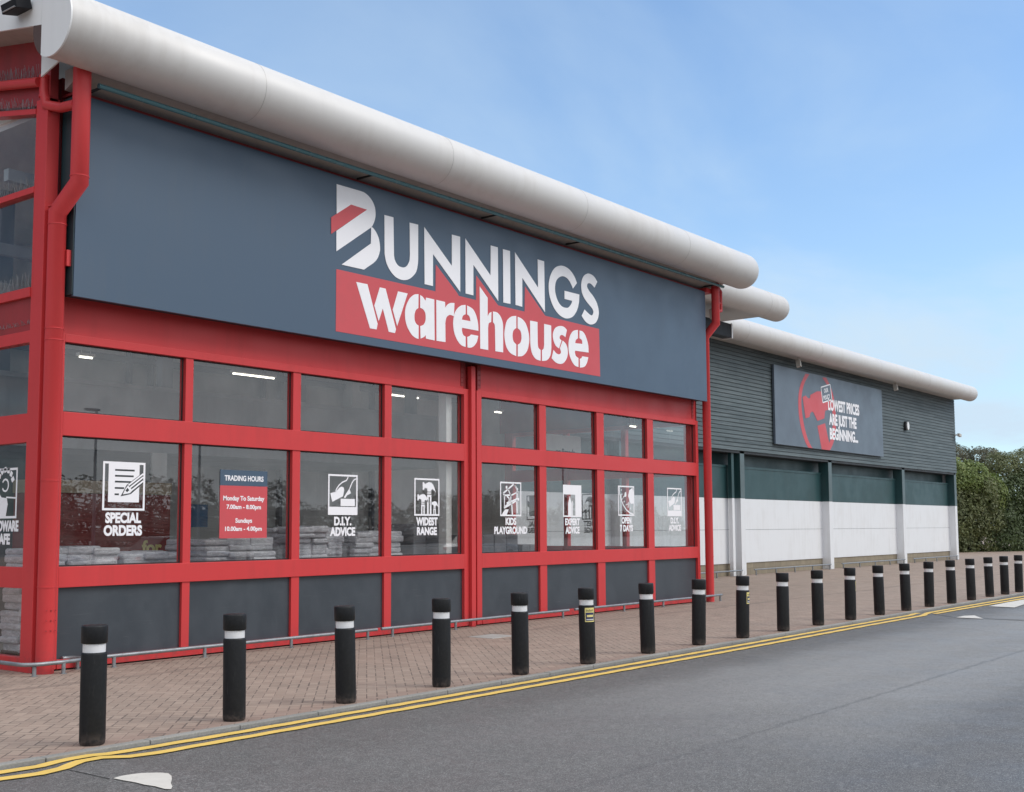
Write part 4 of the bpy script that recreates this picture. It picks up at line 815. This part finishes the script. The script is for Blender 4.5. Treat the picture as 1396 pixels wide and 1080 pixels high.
def icon(m, dk, kind, fn, fd):
    if kind == 'orders':
        frame_(m, fn); rect(m, .13, .17, .86, .955, fn)
        for k, v in enumerate((.83, .71, .59, .46, .33)): rect(dk, .28, v-.018, (.74, .72, .66, .50, .38)[k], v+.018, fd)
        dk.prism([(.42, .29), (.56, .53), (.95, .80), (.95, .57), (.66, .34)], fd, .001)
        f2 = lambda u, v, w: fd(u, v, w-.0015)
        m.prism([(.47, .33), (.53, .45), (.585, .52), (.70, .42), (.64, .36)], f2, .001)
        for a, b in (((.60, .52), (.95, .77)), ((.64, .475), (.95, .70)), ((.69, .43), (.95, .62))): stroke(m, [a, b], .035, f2, .001)
        dk.prism([(.53, .41), (.575, .47), (.62, .42), (.57, .38)], lambda u, v, w: fd(u, v, w-.003), .001)
    elif kind == 'diy':
        frame_(m, fn); rect(m, .045, .045, .955, .2, fn); rect(m, .42, .22, .91, .40, fn)
        m.prism([(.07, .53), (.14, .32), (.42, .43), (.50, .46), (.54, .62), (.52, .68), (.44, .70), (.36, .66), (.26, .57)], fn, .002)
        m.prism([(.60, .53), (.72, .66), (.77, .54), (.64, .49), (.58, .42), (.53, .43)], fn, .002)
        stroke(m, [(.25, .56), (.28, .64), (.36, .73), (.48, .81), (.62, .86), (.68, .96)], .03, fn); stroke(m, [(.72, .64), (.76, .72), (.81, .81), (.88, .88), (.96, .91)], .03, fn)
    elif kind == 'hammers':
        frame_(m, fn); hammer_icon(m, .58, .76, .85, fn); hammer_icon(m, .33, .46, .70, fn); hammer_icon(m, .80, .31, .5, fn)
    elif kind == 'play':
        frame_(m, fn)
        for a in ([(.14, .66), (.66, .95), (.84, .78)], [(.66, .95), (.84, .72), (.50, .60), (.36, .80)], [(.14, .66), (.20, .60), (.50, .62)], [(.2, .6), (.2, .28), (.5, .42), (.5, .62)], [(.5, .42), (.8, .52), (.8, .75)], [(.18, .24), (.52, .36), (.82, .48)], [(.54, .38), (.57, .04)], [(.78, .48), (.80, .10)], [(.32, .58), (.42, .52), (.42, .42), (.3, .38)]):
            stroke(m, a, .05, fn)
        m.prism([(.14, .12), (.08, .045), (.3, .045), (.40, .20), (.24, .20)], fn, .002)
        for q in ((.30, .84), (.86, .5)): rect(m, q[0]-.04, q[1]-.04, q[0]+.04, q[1]+.04, fn)
    elif kind == 'expert':
        frame_(m, fn); rect(m, .045, .70, .955, .955, fn); rect(m, .66, .045, .955, .70, fn)
        m.prism([(.27, .045), (.27, .42), (.36, .66), (.46, .42), (.46, .045)], fn, .002); rect(m, .48, .045, .52, .50, fn)
    elif kind == 'open':
        frame_(m, fn)
        stroke(m, [(.08, .95), (.10, .75), (.18, .55), (.32, .35), (.50, .20), (.72, .10), (.92, .06)], .045, fn)
        for k in range(7):
            a = R(90+12*k); cx, cy, q = .95, .9, .78
            stroke(m, [(cx+q*cos(a+.25), cy-.0+q*sin(-a-.25)*.9), (cx+(q-.07)*cos(a+.25), cy+(q-.07)*sin(-a-.25)*.9)], .03, fn)
        m.prism([(.62, .66), (.70, .86), (.90, .95), (.955, .80), (.955, .42), (.80, .40), (.72, .46), (.68, .56)], fn, .002)
        m.prism([(.38, .66), (.42, .78), (.50, .80), (.52, .68), (.46, .62)], fn, .002); stroke(m, [(.40, .66), (.22, .54)], .035, fn)
        stroke(m, [(.55, .36), (.66, .46)], .03, fn); stroke(m, [(.60, .30), (.68, .42)], .03, fn)
    elif kind == 'cafe':
        frame_(m, fn)
        m.prism([(.045, .75), (.25, .55), (.42, .42), (.62, .40), (.66, .28), (.60, .045), (.045, .045)], fn, .002)
        for k in range(7):
            a = R(15+25*k); stroke(m, [(.55+.24*cos(a), .68+.24*sin(a)), (.55+.34*cos(a+.1), .68+.34*sin(a+.1))], .09, fn)
        stroke(m, [(.55+.12*cos(R(30*k)), .66+.12*sin(R(30*k))) for k in range(-5, 6)], .035, fn)
        stroke(m, [(.6, .42), (.96, .40)], .03, fn); stroke(m, [(.10, .32), (.32, .26), (.60, .40)], .02, lambda u, v, w: fn(u, v, w-.002))
def sticker(x, z, kind, lines, label, S=.63, fnw=None, y=.083, widths=None, group='white window stickers'):
    if fnw is None: fnw = lambda u, v, w: (x+u, y-.0025+w, z+v)
    p = fnw(S/2, 0, 0); t = thing('window_sticker', label, 'sticker', p, group)
    fn = lambda u, v, w: fnw(u*S, v*S, w); fd = lambda u, v, w: fnw(u*S, v*S, w-.0012)
    m, dk = MB(), MB(); icon(m, dk, kind, fn, fd)
    m.build('picture', 'white_vinyl', t)
    if dk.v: dk.build('picture_line', 'ink_dark', t)
    for k, s_ in enumerate(lines):
        h = .128 if S > .5 else .11
        text_mb(s_, h, lambda u, v, w: fnw(S/2+u, -.155-k*.163+v, w), .050, depth=.002, w_max=(widths or [None]*3)[k]).build('lettering', 'white_vinyl', t)
M['ink_dark'] = paint('dark_print', (.03, .035, .04), .4, 0)
sticker(8.687, 1.957, 'orders', ['SPECIAL', 'ORDERS'], 'white sticker of a written page and pencil reading special orders', widths=(.53, .57))
sticker(12.598, 1.92, 'diy', ['D.I.Y.', 'ADVICE'], 'white sticker of a sander and cables reading diy advice', widths=(.37, .54))
sticker(14.55, 1.917, 'hammers', ['WIDEST', 'RANGE'], 'white sticker of three claw hammers reading widest range', widths=(.54, .50))
sticker(16.849, 1.92, 'play', ['KIDS', 'PLAYGROUND'], 'white sticker of a climbing frame house reading kids playground', widths=(.32, .98))
sticker(18.82, 1.914, 'expert', ['EXPERT', 'ADVICE'], 'white sticker of a pencil and ruler reading expert advice', widths=(.50, .48))
sticker(20.794, 1.946, 'open', ['OPEN', '7 DAYS'], 'white sticker of a clock face reading open 7 days', widths=(.38, .50))
sticker(22.797, 1.947, 'diy', ['D.I.Y.', 'ADVICE'], 'white tool and cable sticker on the far right lower window', widths=(.37, .54))
# on the left return (seen from -x, right-hand side is towards the front)
sticker(0, 0, 'cafe', ['HARDWARE', 'CAFE'], 'white cafe sticker on the left return window, cut by the frame edge', fnw=lambda u, v, w: (SX+.0575+w, 1.17-u, 1.857+v), widths=(.74, .36))
# on the right return, read from outside, so mirrored through the shop
sticker(0, 0, 'hammers', ['WIDEST', 'RANGE'], 'hammer sticker seen mirrored through the shop on the right return glass', fnw=lambda u, v, w: (RX+.0105-w, 2.62+u, 1.90+v), widths=(.54, .50))
sticker(0, 0, 'orders', ['SPECIAL', 'ORDERS'], 'page sticker seen mirrored through the shop behind the playground sticker', fnw=lambda u, v, w: (RX+.0105-w, 4.33+u, 1.90+v), widths=(.53, .57))
# opening hours
t = thing('opening_hours_sign', 'red notice with slate header listing trading hours on the second lower window', 'sign', (10.96, .08, 1.58))
HX0, HX1 = 10.54, 11.39; yy = .076
MB().box(HX0, HX1, yy, yy+.008, 1.58, 2.322).build('notice_panel', 'red_notice' if 'red_notice' in M else 'red_vinyl', t)
MB().box(HX0, HX1, yy, yy+.008, 2.324, 2.546).build('notice_header', 'slate', t)
cx = (HX0+HX1)/2
for s_, z, wd, h in (('TRADING HOURS', 2.395, .70, .075), ('Monday To Saturday', 2.115, .74, .066), ('7.00am - 8.00pm', 1.995, .62, .062), ('Sundays', 1.80, .30, .064), ('10.00am - 4.00pm', 1.685, .66, .062)):
    text_mb(s_, h, lambda u, v, w: (cx+u, yy-.0025+w, z+v), .03, depth=.002, w_max=wd).build('lettering', 'white_vinyl', t)

# ------------------------------------------------------------------ bollards
BX = [(5.50, -4.79), (6.94, -4.76), (8.29, -4.79), (9.73, -4.77), (11.08, -4.81), (12.43, -4.84), (13.92, -4.81), (15.32, -4.81), (16.66, -4.83), (18.12, -4.82), (19.51, -4.82), (20.97, -4.81), (22.45, -4.79), (23.85, -4.81), (25.26, -4.80), (26.6, -4.84), (28.0, -4.84), (29.55, -4.80), (30.75, -4.82), (32.0, -4.82)]
ORD = ['nearest the camera at the far left', 'second from the left', 'third from left, under the tool cable sticker', 'fourth from left, before the central red column', 'fifth from the left, right of the square cover', 'sixth from left, yellow and blue sticker facing the road', 'seventh from left, before the right bay', 'eighth from the left, beside the right downpipe', 'ninth from the left with a small sticker on its right side', 'tenth from the left, first beyond the glazed shop', 'eleventh from the left, in front of the white panels', 'twelfth from the left with a narrow sticker on its right edge', 'thirteenth from the left', 'fourteenth from the left, below the promotional sign', 'fifteenth from the left', 'sixteenth from the left, near the far wall corner', 'seventeenth from the left, first in front of the hedge', 'fourth from the right edge', 'third from the right edge', 'at the right edge of the picture']
ORD[17] = 'third from the right edge, in front of the hedge'; ORD[18] = 'next to last on the right'; ORD[19] = 'last on the right, farthest away'
def make_bollard():
    t = thing('bollard', '', 'bollard', (0, 0, 0), 'black bollards along the kerb')
    b = MB(); b.local = True
    b.lathe([(.088, 0), (.097, .012), (.101, .035), (.101, .715), (.099, .728), (.088, .731)], n=40); p = b.build('post', 'black', t)
    b = MB(); b.local = True; b.lathe([(.0885, .7312), (.0885, .799)], n=40, cap=False); b.build('reflective_band', 'band_white', t)
    b = MB(); b.local = True; b.lathe([(.088, .80), (.098, .801), (.103, .808), (.103, .932), (.101, .940), (.094, .944), (.0, .946)], n=40, cap=False); b.build('cap', 'black', t)
    return t
def bollard_sticker(t, ang):
    def patch(r, a0, a1, z0, z1, mat, nm, par):
        m = MB(); m.local = True; n = 10; vs = []
        for i in range(n+1):
            a = ang+a0+(a1-a0)*i/n; vs += [(r*cos(a), r*sin(a), z0), (r*cos(a), r*sin(a), z1)]
        m.add(vs, [(2*i, 2*i+2, 2*i+3, 2*i+1) for i in range(n)], True); return m.build(nm, mat, par)
    s = patch(.1022, -.66, .66, .525, .700, 'yellow_print', 'sticker', t)
    patch(.1027, -.58, .58, .538, .640, 'ink', 'sticker_print', s)
    patch(.1031, -.42, .42, .585, .612, 'yellow_print', 'sticker_print', s); patch(.1031, -.5, .5, .549, .560, 'band_white', 'sticker_print', s)
    def cfn(z): return lambda u, v, w: ((.1033-w)*cos(ang+u/.103), (.1033-w)*sin(ang+u/.103), z+v)
    f_ = cfn(.652); m = MB(); m.local = True
    for k in range(8): m.prism([(-.052+k*.0135, 0), (-.046+k*.0135, 0), (-.046+k*.0135, .028-(k % 3)*.003), (-.052+k*.0135, .028-(k % 3)*.003)], f_, .0004)
    m.build('sticker_strokes', 'ink_dark', s)
proto = make_bollard()
BOL = []
for i, (x, y) in enumerate(BX):
    if i == 0: o = proto
    else:
        o = proto.copy(); COL.objects.link(o)
        for ch in proto.children:
            if ch.name.split('.')[0] == 'sticker': continue
            c = ch.copy(); COL.objects.link(c); c.parent = o
    o.location = (x, y, -.001); o.rotation_euler = (R(random.uniform(-1.2, 1.0)), R(random.uniform(-.7, 1.3)), random.uniform(0, 6))
    o['label'] = 'black bollard with white band, '+ORD[i] if not 'sticker' in ORD[i] else 'black bollard, '+ORD[i]
    BOL.append(o)
for i, a in ((5, -120), (8, -78), (11, -50)):
    o = BOL[i]; o.rotation_euler[2] = 0; bollard_sticker(o, R(a))

# ------------------------------------------------------------------ low guard rails
def rail(path, posts, label, h=.14, r=.024, group='low tubular guard rails'):
    t = thing('guard_rail', label, 'rail', (path[0][0], path[0][1], 0), group)
    MB().tube([(x, y, h) for x, y in path], r, 12).build('rail_tube', 'galv', t)
    for x, y in posts:
        m = MB().tube([(x, y, 0), (x, y, h-.01)], r*1.0, 10); m.lathe([(r*1.7, 0), (r*1.7, .006)], x, y, 12); m.build('rail_post', 'galv', t)
arc = [(8.05+.26*cos(R(a)), -.12+.20*sin(R(a))) for a in range(-80, 70, 15)]
arcL = [(7.66-.18*cos(R(a)), -.16-.18*sin(R(a))) for a in range(0, 91, 15)]
rail([(7.48, 3.0), (7.48, .2)]+arcL+[(7.9, -.345)]+arc+[(8.15, .03)], [(7.48, .40), (7.60, -.30), (7.95, -.34), (8.31, -.06)], 'galvanised rail hoop wrapped round the left corner column')
rail([(8.55, -.24), (13.35, -.24)], [(8.7, -.24), (10.08, -.24), (11.6, -.24), (13.15, -.24)], 'long galvanised rail in front of the left bay, second to third window')
rail([(13.47, -.22), (18.55, -.22)], [(13.72, -.22), (15.25, -.22), (16.8, -.22), (18.36, -.22)], 'long galvanised rail crossing in front of the central column')
rail([(18.75, -.22), (24.35, -.22), (24.72, -.20)], [(18.95, -.22), (20.5, -.22), (22.05, -.22), (23.55, -.22), (24.62, -.21)], 'long galvanised rail in front of the right bay, ending at the downpipe')
MB()

# ------------------------------------------------------------------ middle block with second barrel eave
mid = thing('middle_block', 'set back middle roof block with silver barrel eave ending in a dome', 'building', (28, 4, 0))
barrel('roof_edge', 24.2, 32.9, 2.1, 8.31, .40, mid, seams=(31.8,))
MB().box(24.2, 32.3, 2.3, 5.75, 8.0, 8.06).build('soffit', 'silver', mid)
m = MB(); m.prism([(-2.1, 8.71), (-9, 10.0), (-9, 9.7), (-2.1, 8.45)], lambda u, v, w: (24.2+w, -u, v), 8.9); m.build('roof', 'silver', mid)
MB().box(24.16, 30.9, 2.6, 2.9, 7.22, 7.62).build('canopy_beam', 'dark_box', mid)
MB().box(30.903, 30.96, 2.58, 2.92, 7.20, 7.64).build('beam_end_plate', 'white_fascia', mid)
MB().box(24.16, 33.0, 5.2, 5.4, 7.55, 8.0).build('wall_head', 'silver', mid)
def spot(x, y, z, label, parent=None):
    t = thing('spot_lamp', label, 'lamp', (x, y, z), 'small cream spot lamps under the eaves')
    MB().tube([(x, y, z+.30), (x, y, z+.12)], .02, 8).build('lamp_stem', 'putty', t)
    rotbox((x+.02, y, z), .06, .09, .15, R(-12), R(12), 0, .015).build('lamp_body', 'putty', t)
spot(29.5, 2.45, 7.72, 'cream spot lamp under the middle barrel eave')

# ------------------------------------------------------------------ far building
WY, PY = 5.80, 6.15
far = thing('far_building', 'long far shop wall with dark boards above green and white panels', 'building', (45, WY, 0))
BZ0, BZ1, BX1 = 4.36, 8.12, 61.35
# horizontal boards, each with a shadow gap
m = MB(); n = 27; bh = (BZ1-BZ0)/n
for k in range(n):
    z = BZ0+k*bh
    m.add([(24.2, WY-.022, z+.012), (BX1, WY-.022, z+.012), (BX1, WY-.004, z+bh-.006), (24.2, WY-.004, z+bh-.006), (24.2, WY+.02, z+.012), (BX1, WY+.02, z+.012), (24.2, WY+.02, z+bh-.006), (BX1, WY+.02, z+bh-.006)],
          [(0, 1, 2, 3), (4, 5, 1, 0), (3, 2, 7, 6)])
m.build('board_cladding', 'boards', far)
MB().box(24.2, BX1, WY+.012, WY+.20, BZ0+.01, BZ1).build('cladding_backing', 'black_steel', far)
m = MB(); n = 27
for k in range(n):
    z = BZ0+k*bh
    m.add([(BX1, WY-.02, z+.012), (BX1, 14, z+.012), (BX1, 14, z+bh-.006), (BX1, WY-.02, z+bh-.006)], [(0, 1, 2, 3)])
m.box(BX1-.1, BX1-.02, WY+.03, 14, BZ0, BZ1); m.build('side_cladding', 'boards', far)
pil = [29.95, 37.75, 45.42, 53.75, 61.18]
edges = [24.2]+pil
for i in range(5):
    a = edges[i]+(.16 if i else 0); b = edges[i+1]-.16
    p = MB().box(a, b, PY, PY+.15, .43, 2.70); 
    o = p.build('white_panel', 'white_metal', far)
    MB().box(a, b, PY-.004, PY+.001, 1.600, 1.612).build('panel_joint', 'galv', o)
    m = MB().box(a, b, PY, PY+.15, 2.704, 3.86); m.box(a, b, PY-.02, PY, 3.78, 3.86); o = m.build('green_panel', 'green', far)
    MB().box(a, b, PY+.03, PY+.3, 0, .43).build('block_plinth', 'block', far)
MB().box(24.2, BX1-.2, PY+.3, PY+.45, 3.8, 4.6).build('green_recess', 'green', far)
for x in pil:
    w = .17
    o = MB().box(x-w, x+w, WY+.03, PY+.1, .0, 2.70, .006).build('pilaster', 'white_metal', far)
    MB().box(x-w, x+w, WY+.03, PY+.1, 2.702, 4.37, .006).build('pilaster_cap_piece', 'green', o)
    MB().box(x-w+.01, x+w-.01, WY+.025, WY+.029, 2.71, 4.36).build('pilaster_face', 'green_lit', o)  # thin front plate in lighter green; light on this side put into the colour
MB().box(24.2, BX1-.12, WY+.025, PY+.6, 4.28, 4.372).build('cladding_underside', 'black_steel', far)
MB().box(BX1-.2, BX1-.02, PY, 14, 0, 4.36).build('side_wall', 'white_metal', far)
o = MB().box(37.12, 37.30, WY+.12, WY+.26, 0, 2.7, .01).build('square_downpipe', 'white_metal', far)
MB().box(37.12, 37.30, WY+.12, WY+.26, 2.702, 4.3, .01).build('pipe_upper', 'green', o)
barrel('roof_edge', 24.2, 61.8, 5.12, 8.43, .389, far, seams=(30.3, 36.4, 42.5, 48.6, 54.7))
MB().box(24.2, 61.3, 5.30, WY+.2, 8.125, 8.16).build('soffit', 'silver', far)
m = MB(); m.prism([(-5.1, 8.82), (-14, 10.3), (-14, 10.0), (-5.1, 8.6)], lambda u, v, w: (24.3+w, -u, v), 37.8); m.build('roof', 'silver', far)
for k, (a, b) in enumerate(((30.2, 37.3), (38.2, 44.9), (46.0, 53.2), (54.3, 60.7))):
    rail([(a, WY-.12), (b, WY-.12)], [(a+.15+(b-a-.3)*q/4, WY-.12) for q in range(5)], ['dark low rail beside the right downpipe foot, mostly hidden', 'dark low rail below the first full white panel bay', 'dark low rail below the middle white panel bay', 'dark low rail below the last white panel bay'][k], .2, .026, 'thin rails along the far wall')
spot(41.6, 5.35, 7.86, 'cream spot lamp above the promotional sign'); spot(51.8, 5.35, 7.88, 'cream spot lamp above the boards right of the promotional sign')
t = thing('wall_lamp', 'small oval bulkhead lamp on the dark boards', 'lamp', (54.05, WY-.03, 6.31))
m = MB(); m.tube([(54.05, WY-.02, 6.31), (54.05, WY-.12, 6.31)], .16, 20); m.v = [(x, y, 6.31+(z-6.31)*1.35) for x, y, z in m.v]; m.build('lamp_body', 'black_steel', t)
m = MB(); m.tube([(54.13, WY-.122, 6.31), (54.13, WY-.16, 6.31)], .125, 20); m.v = [(x, y, 6.31+(z-6.31)*1.5) for x, y, z in m.v]; m.build('lamp_lens', 'white_fascia', t)
t = thing('security_camera', 'small camera bracketed at the right corner of the boards', 'camera', (61.3, WY-.1, 6.3))
MB().tube([(61.2, WY-.02, 6.3), (61.2, WY-.2, 6.32)], .03, 8).build('camera_arm', 'putty', t)
rotbox((61.35, WY-.22, 6.3), .16, .06, .07, 0, R(6), 0).build('camera_body', 'putty', t)

# ------------------------------------------------------------------ promotional sign on the boards
ps = thing('promotional_sign', 'grey board with red hammer in a ring and white lowest prices words', 'sign', (45.6, 5.7, 4.7))
SXA, SXB = 40.15, 50.95
MB().box(SXA, SXB, 5.665, 5.755, 4.74, 7.70, .006).build('sign_board', 'slate2', ps)
m = MB()
for x, k in ((41, 0), (45, 0), (50, 0)): m.box(x, x+.1, 5.755, 5.79, 4.9, 7.5)
m.build('sign_batten', 'black_steel', ps)
def clipz(pts): return [(x, min(7.695, max(4.745, z))) for x, z in pts]
m = MB()
for k in ('ring_l', 'ring_r'): m.prism(clipz(HAMMER[k]), front(5.6615), .003)
m.build('red_ring', 'red_vinyl', ps)
m = MB(); m.prism(clipz(HAMMER['head']), front(5.659), .003); m.build('red_hammer', 'red_vinyl', ps)
for s_, x, z, wd in (('LOWEST PRICES', 0, 6.385, 3.25), ('ARE JUST THE', .05, 5.80, 2.85), ('BEGINNING...', .08, 5.215, 2.95)):
    text_mb(s_, .44, lambda u, v, w: (45.02+x+u, 5.656+w, z+v), .045, depth=.003, w_max=wd, align='LEFT').build('lettering', 'white_vinyl', ps)
m = MB(); rc = [(44.36, 7.22), (45.28, 7.42), (45.42, 6.82), (44.50, 6.62)]
for a, b in zip(rc, rc[1:]+rc[:1]): stroke(m, [a, b], .05, front(5.656), .003)
m.build('outline_box', 'white_vinyl', ps)
MB().prism([(44.38, 7.20), (45.26, 7.39), (45.39, 6.83), (44.51, 6.64)], front(5.6575), .001).build('box_backing', 'slate2', ps)
ca, sa = cos(R(12)), sin(R(12))
for s_, px, pz, wd in (('OUR', 44.87, 7.065, .42), ('POLICY', 44.92, 6.80, .66)):
    text_mb(s_, .17, lambda u, v, w: (px+u*ca-v*sa, 5.654+w, pz+u*sa+v*ca), .03, depth=.003, w_max=wd).build('lettering', 'white_vinyl', ps)

# ------------------------------------------------------------------ planting at the far right
def shrub(name, label, cx, cy, lobes, leaf, nleaf, size, seed, side=1, group='bushes beyond the car park'):
    rnd = random.Random(seed); t = thing(name, label, 'bush' if name != 'tree' else 'tree', (cx, cy, 0), group)
    m = MB(); vs, fs = [], []
    tot = sum(l[3]*l[4]*l[5] for l in lobes)
    for (lx, ly, lz, rx, ry, rz) in lobes:
        k = int(nleaf*rx*ry*rz/tot)
        for _ in range(k):
            while True:
                d = Vector((rnd.gauss(0, 1), rnd.gauss(0, 1), rnd.gauss(0, 1))).normalized()
                if (d.y*side) < .5 or rnd.random() < .3: break
            q = .72+.33*rnd.random()
            nz = noise.noise(Vector((lx+d.x*rx, ly+d.y*ry, lz+d.z*rz))*.9+Vector((seed, 0, 0)))
            n3 = noise.noise(Vector((lx+d.x*rx, ly+d.y*ry, lz+d.z*rz))*2.7)
            q += nz*.24+n3*.10
            p = Vector((lx+d.x*rx*q, ly+d.y*ry*q, max(.03, lz+d.z*rz*q)))
            if n3 < -.32 and rnd.random() < .7: continue
            s = size*rnd.uniform(.55, 1.25)
            a = (d+Vector((rnd.gauss(0, .5), rnd.gauss(0, .5), rnd.gauss(0, .5)+.25))).normalized()
            u = a.orthogonal().normalized(); ang = rnd.random()*6.28
            u = Matrix.Rotation(ang, 3, a) @ u; w = a.cross(u)
            o = len(vs)
            vs += [p-u*s, p+w*s*.45+a*s*.12, p+u*s, p-w*s*.45+a*s*.12]; fs.append((o, o+1, o+2, o+3))
    m.add(vs, fs); m.build('crown', leaf, t)
    m = MB()
    for (lx, ly, lz, rx, ry, rz) in lobes:
        bx, by = cx+rnd.uniform(-.4, .4), cy+rnd.uniform(-.2, .2)
        mx, my, mz = (bx+lx)/2, (by+ly)/2, lz*.55
        m.tube([(bx, by, -.05), (mx, my, mz), (lx, ly, lz+.3*rz)], .1, 7, True, rr=[.16, .10, .03])
    m.build('trunk', 'bark', t)
def lobes_wall(x0, y0, x1, y1, h, n, seed, r=1.3, d=1.1):
    rnd = random.Random(seed); L = []
    for i in range(n):
        f = (i+.5)/n; hh = h*rnd.uniform(.9, 1.06)
        x, y = x0+(x1-x0)*f, y0+(y1-y0)*f
        z = r*.6
        while z < hh-.4*r:
            L.append((x+rnd.uniform(-.3, .3), y+rnd.uniform(-.3, .3), z, r*rnd.uniform(.85, 1.2), d*rnd.uniform(.9, 1.2), r*rnd.uniform(.85, 1.15))); z += r*.95
    return L
shrub('ivy_bank', 'tall ivy covered bank beside the corner of the far wall', 77, 11.9, lobes_wall(73.6, 13.2, 81.5, 9.9, 4.9, 6, 3, 1.4, .9), 'leaf_ivy', 42000, .115, 11)
shrub('bush', 'mid green bush top rising above the corner of the white wall', 74.5, 13.2, [(73.9, 13.4, 4.9, 1.5, 1.0, 1.3), (72.6, 14.2, 4.2, 1.4, 1.0, 1.5), (75.6, 12.6, 5.1, 1.4, 1.0, 1.1)], 'leaf_ivy', 12000, .115, 61)
shrub('bush', 'yellow green rounded bush standing above the ivy bank', 79.0, 11.6, [(78.0, 11.4, 4.9, 1.5, 1.1, 1.2), (79.9, 10.7, 4.6, 1.6, 1.2, 1.4), (76.2, 12.0, 4.3, 1.2, 1.0, 1.0), (81.2, 10.0, 3.6, 1.6, 1.1, 1.6)], 'leaf_lime', 17000, .115, 5)
shrub('bush', 'dark green bush at the right edge behind the bollards', 85, 9.0, lobes_wall(81.5, 10.0, 92, 5.6, 5.0, 8, 9, 1.5, 1.0), 'leaf_dark', 44000, .12, 21)
shrub('tree', 'mid green tree top at the right edge above the dark bush', 86.5, 9.6, [(84.6, 10.0, 5.4, 1.8, 1.3, 1.3), (86.8, 9.0, 5.7, 1.9, 1.4, 1.3), (89.2, 8.0, 5.4, 1.9, 1.4, 1.5), (91.5, 7.0, 5.2, 1.9, 1.4, 1.5)], 'leaf_ivy', 26000, .085, 8)
shrub('tree', 'olive brown thin tree top behind the yellow green bush', 83, 15.0, [(76.2, 16.6, 5.2, 2.2, 1.3, 1.5), (79.2, 15.6, 5.9, 2.2, 1.3, 1.3), (82.0, 14.6, 6.3, 2.2, 1.4, 1.2), (84.8, 13.6, 6.4, 2.2, 1.4, 1.1), (88, 12.2, 6.2, 2.2, 1.4, 1.2)], 'leaf_olive', 34000, .08, 17)
# car park opposite: outside the picture, but mirrored in the shop glass
M['car_silver'] = paint('silver_car_paint', (.55, .56, .58), .25, .05, metal=.3, streak=False); M['car_white'] = paint('white_car_paint', (.75, .75, .75), .25, .05, streak=False)
M['car_blue'] = paint('dark_blue_car_paint', (.02, .04, .10), .22, .05, streak=False); M['tyre'] = paint('tyre_rubber', (.02, .02, .02), .8, .1, streak=False)
M['car_glass'] = paint('dark_car_glass', (.015, .018, .02), .08, 0, streak=False)
def car(x, y, mat, label):
    t = thing('parked_car', label, 'car', (x, y, -.03), 'cars parked across the road')
    f3 = lambda w0: (lambda u, v, w: (x+u, y+w0+w, v-.03))
    m = MB(); m.prism([(-2.1, .32), (2.1, .32), (2.15, .62), (2.0, .84), (1.2, .94), (-1.9, .96), (-2.12, .80), (-2.15, .5)], f3(-.86), 1.72); m.build('body', mat, t, bevel=.07)
    m = MB(); m.prism([(-1.75, .93), (1.15, .93), (.45, 1.40), (-.1, 1.46), (-1.1, 1.43)], f3(-.74), 1.48); c = m.build('cabin', 'car_glass', t, bevel=.06)
    m = MB(); m.prism([(.42, 1.40), (-.1, 1.46), (-1.1, 1.43), (-1.1, 1.485), (-.1, 1.50), (.42, 1.44)], f3(-.72), 1.44); m.build('roof_panel', mat, c)
    for wx in (-1.3, 1.3):
        for wy in (-.80, .80):
            w_ = MB().tube([(x+wx, y+wy-.1, .29), (x+wx, y+wy+.1, .29)], .32, 20).build('wheel', 'tyre', t); MB().tube([(x+wx, y+wy-.11, .29), (x+wx, y+wy+.11, .29)], .19, 14).build('rim', 'galv', w_)
    for sx_, mm, nm in ((2.08, 'white_fascia', 'headlight'), (-2.1, 'red', 'tail_lamp')):
        for yy_ in (-.65, .65): MB().box(x+sx_-.08, x+sx_+.06, y+yy_-.14, y+yy_+.14, .62, .74, .02).build(nm, mm, t)
car(21.0, -24, 'car_white', 'white hatchback parked across the road, mirrored in the first windows')
car(27.5, -24, 'car_silver', 'silver hatchback parked across the road beside the trolley shelter')
car(15.0, -24, 'car_blue', 'dark blue hatchback parked across the road')
car(48.0, -26, 'car_silver', 'silver hatchback parked beyond the trolley shelter')
t = thing('trolley_shelter', 'dark roofed open trolley shelter across the road', 'shelter', (38, -30, 0))
MB().box(33.5, 44.5, -32, -29, 2.35, 2.62, .03).build('shelter_roof', 'black_steel', t)
for x_ in (34, 37.3, 40.7, 44):
    for y_ in (-31.8, -29.2): MB().box(x_-.06, x_+.06, y_-.06, y_+.06, -.05, 2.35).build('shelter_post', 'black_steel', t)
MB().box(33.6, 44.4, -31.9, -31.8, .9, 1.0).build('shelter_rail', 'black_steel', t)
for k, (x_, y_, lb) in enumerate(((26.5, -28, 'tall thin lamp post among the parked cars'), (33.0, -30, 'tall thin lamp post beside the trolley shelter'), (75, -40, 'tall thin lamp post far along the car park'))):
    t = thing('lamp_post', lb, 'lamp post', (x_, y_, 0), 'car park lamp posts')
    MB().tube([(x_, y_, 0), (x_, y_, 6.4)], .06, 10, rr=[.08, .05]).build('post', 'galv', t); MB().box(x_-.5, x_+.1, y_-.12, y_+.12, 6.4, 6.5, .02).build('lamp_head', 'galv', t)
# planting across the car park, seen only as reflections in the shop glass
shrub('tree_line', 'row of distant trees across the car park behind the camera', 90, -75, lobes_wall(20, -90, 230, -120, 6, 44, 31, 3.0, 2.0), 'leaf_far', 60000, .30, 41, side=-1)
SC.cycles.samples = 64
